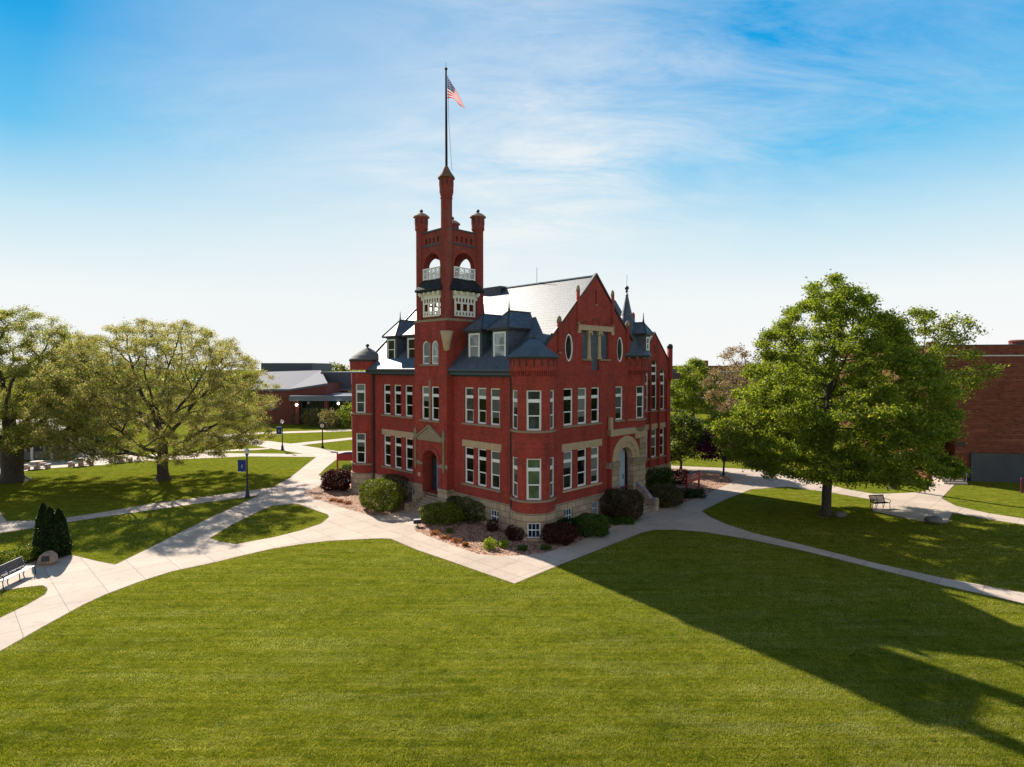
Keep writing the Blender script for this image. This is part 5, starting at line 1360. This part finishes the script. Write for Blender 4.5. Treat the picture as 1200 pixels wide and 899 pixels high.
# ------------------------------------------------------------------ camera, light, world
cam = bpy.data.cameras.new('Camera'); co = bpy.data.objects.new('Camera', cam); COL.objects.link(co)
co.location = (0, 0, CAMH); co.rotation_euler = (pi/2-PITCH, 0, 0)
cam.sensor_width = 36; cam.lens = FPX/1200*36; cam.clip_end = 5000; cam.clip_start = .3
scene.camera = co
AZ, EL = radians(-36), radians(33.7)
S = Vector((sin(AZ)*cos(EL), cos(AZ)*cos(EL), sin(EL)))
sl = bpy.data.lights.new('sun', 'SUN'); so = bpy.data.objects.new('sun', sl); COL.objects.link(so)
sl.energy = 5.0; sl.angle = radians(.55); sl.color = (1., .92, .80)
so.rotation_euler = S.to_track_quat('Z', 'Y').to_euler()
wd = bpy.data.worlds.new('World'); scene.world = wd; wd.use_nodes = True
nt = wd.node_tree; bg = nt.nodes['Background']
sky = nt.nodes.new('ShaderNodeTexSky'); sky.sky_type = 'NISHITA'; sky.sun_disc = False
sky.sun_elevation = EL; sky.sun_rotation = AZ; sky.air_density = 1.0; sky.dust_density = .3; sky.ozone_density = 2.0; sky.altitude = 300
tc = nt.nodes.new('ShaderNodeTexCoord'); sp = nt.nodes.new('ShaderNodeSeparateXYZ'); L(nt, tc.outputs['Generated'], sp.inputs[0])
hs = nt.nodes.new('ShaderNodeHueSaturation'); hs.inputs['Saturation'].default_value = .5; hs.inputs['Value'].default_value = 1.05; L(nt, sky.outputs[0], hs.inputs['Color'])
# the photographed sky: saturated blue high up, pale near the horizon and around the sun's side
grad = ramp(nt, sp.outputs[2], [(.0, (1., 1., 1.)), (.11, (.92, .98, .99)), (.21, (.58, .83, .96)), (.31, (.14, .57, .92)), (.43, (.012, .39, .84)), (1., (.015, .18, .5))])
grad = mixc(nt, 1., grad, (6.75, 6.65, 6.6), 'MULTIPLY')
front = math_(nt, 'MINIMUM', math_(nt, 'MAXIMUM', math_(nt, 'MULTIPLY', math_(nt, 'ADD', sp.outputs[1], .1), 1.8), 0.), 1.)
base = mixc(nt, front, hs.outputs[0], grad)
zz = math_(nt, 'MAXIMUM', sp.outputs[2], .02); zz = math_(nt, 'ADD', zz, .22)
cx = math_(nt, 'DIVIDE', sp.outputs[0], zz); cy = math_(nt, 'DIVIDE', sp.outputs[1], zz)
cb = nt.nodes.new('ShaderNodeCombineXYZ'); L(nt, cx, cb.inputs[0]); L(nt, cy, cb.inputs[1])
mpc = nt.nodes.new('ShaderNodeMapping'); L(nt, cb.outputs[0], mpc.inputs[0]); mpc.inputs['Rotation'].default_value = (0, 0, radians(-20)); mpc.inputs['Scale'].default_value = (1.0, 2.6, 1)
ca = noise(nt, mpc.outputs[0], 2.0, 12, .70, .5); cbn = noise(nt, cb.outputs[0], .8, 4, .5)
dn = nt.nodes.new('ShaderNodeVectorMath'); dn.operation = 'DOT_PRODUCT'; L(nt, tc.outputs['Generated'], dn.inputs[0]); dn.inputs[1].default_value = (-.13, .97, .20)
glow = ramp(nt, dn.outputs['Value'], [(.85, (0, 0, 0)), (.93, (.45, .45, .45)), (1., (.95, .95, .95))])
ci = math_(nt, 'MULTIPLY', ramp(nt, ca, [(.36, (0, 0, 0)), (.72, (1, 1, 1))]), ramp(nt, cbn, [(.36, (.15, .15, .15)), (.62, (1, 1, 1))]))
dn2 = nt.nodes.new('ShaderNodeVectorMath'); dn2.operation = 'DOT_PRODUCT'; L(nt, tc.outputs['Generated'], dn2.inputs[0]); dn2.inputs[1].default_value = (.30, .92, .25)
side = ramp(nt, dn2.outputs['Value'], [(.84, (0, 0, 0)), (1., (.55, .55, .55))])
fac = math_(nt, 'ADD', math_(nt, 'MULTIPLY', glow, math_(nt, 'ADD', .58, math_(nt, 'MULTIPLY', ci, .42))), math_(nt, 'MULTIPLY', ci, math_(nt, 'ADD', .035, side)))
fac = math_(nt, 'MINIMUM', fac, .92)
skyc = mixc(nt, fac, base, (6.1, 6.35, 6.4))
L(nt, skyc, bg.inputs['Color']); bg.inputs['Strength'].default_value = .08
vs = scene.view_settings; vs.view_transform = 'Standard'; vs.look = 'None'; vs.gamma = 1; vs.exposure = .85
scene.display_settings.display_device = 'sRGB'
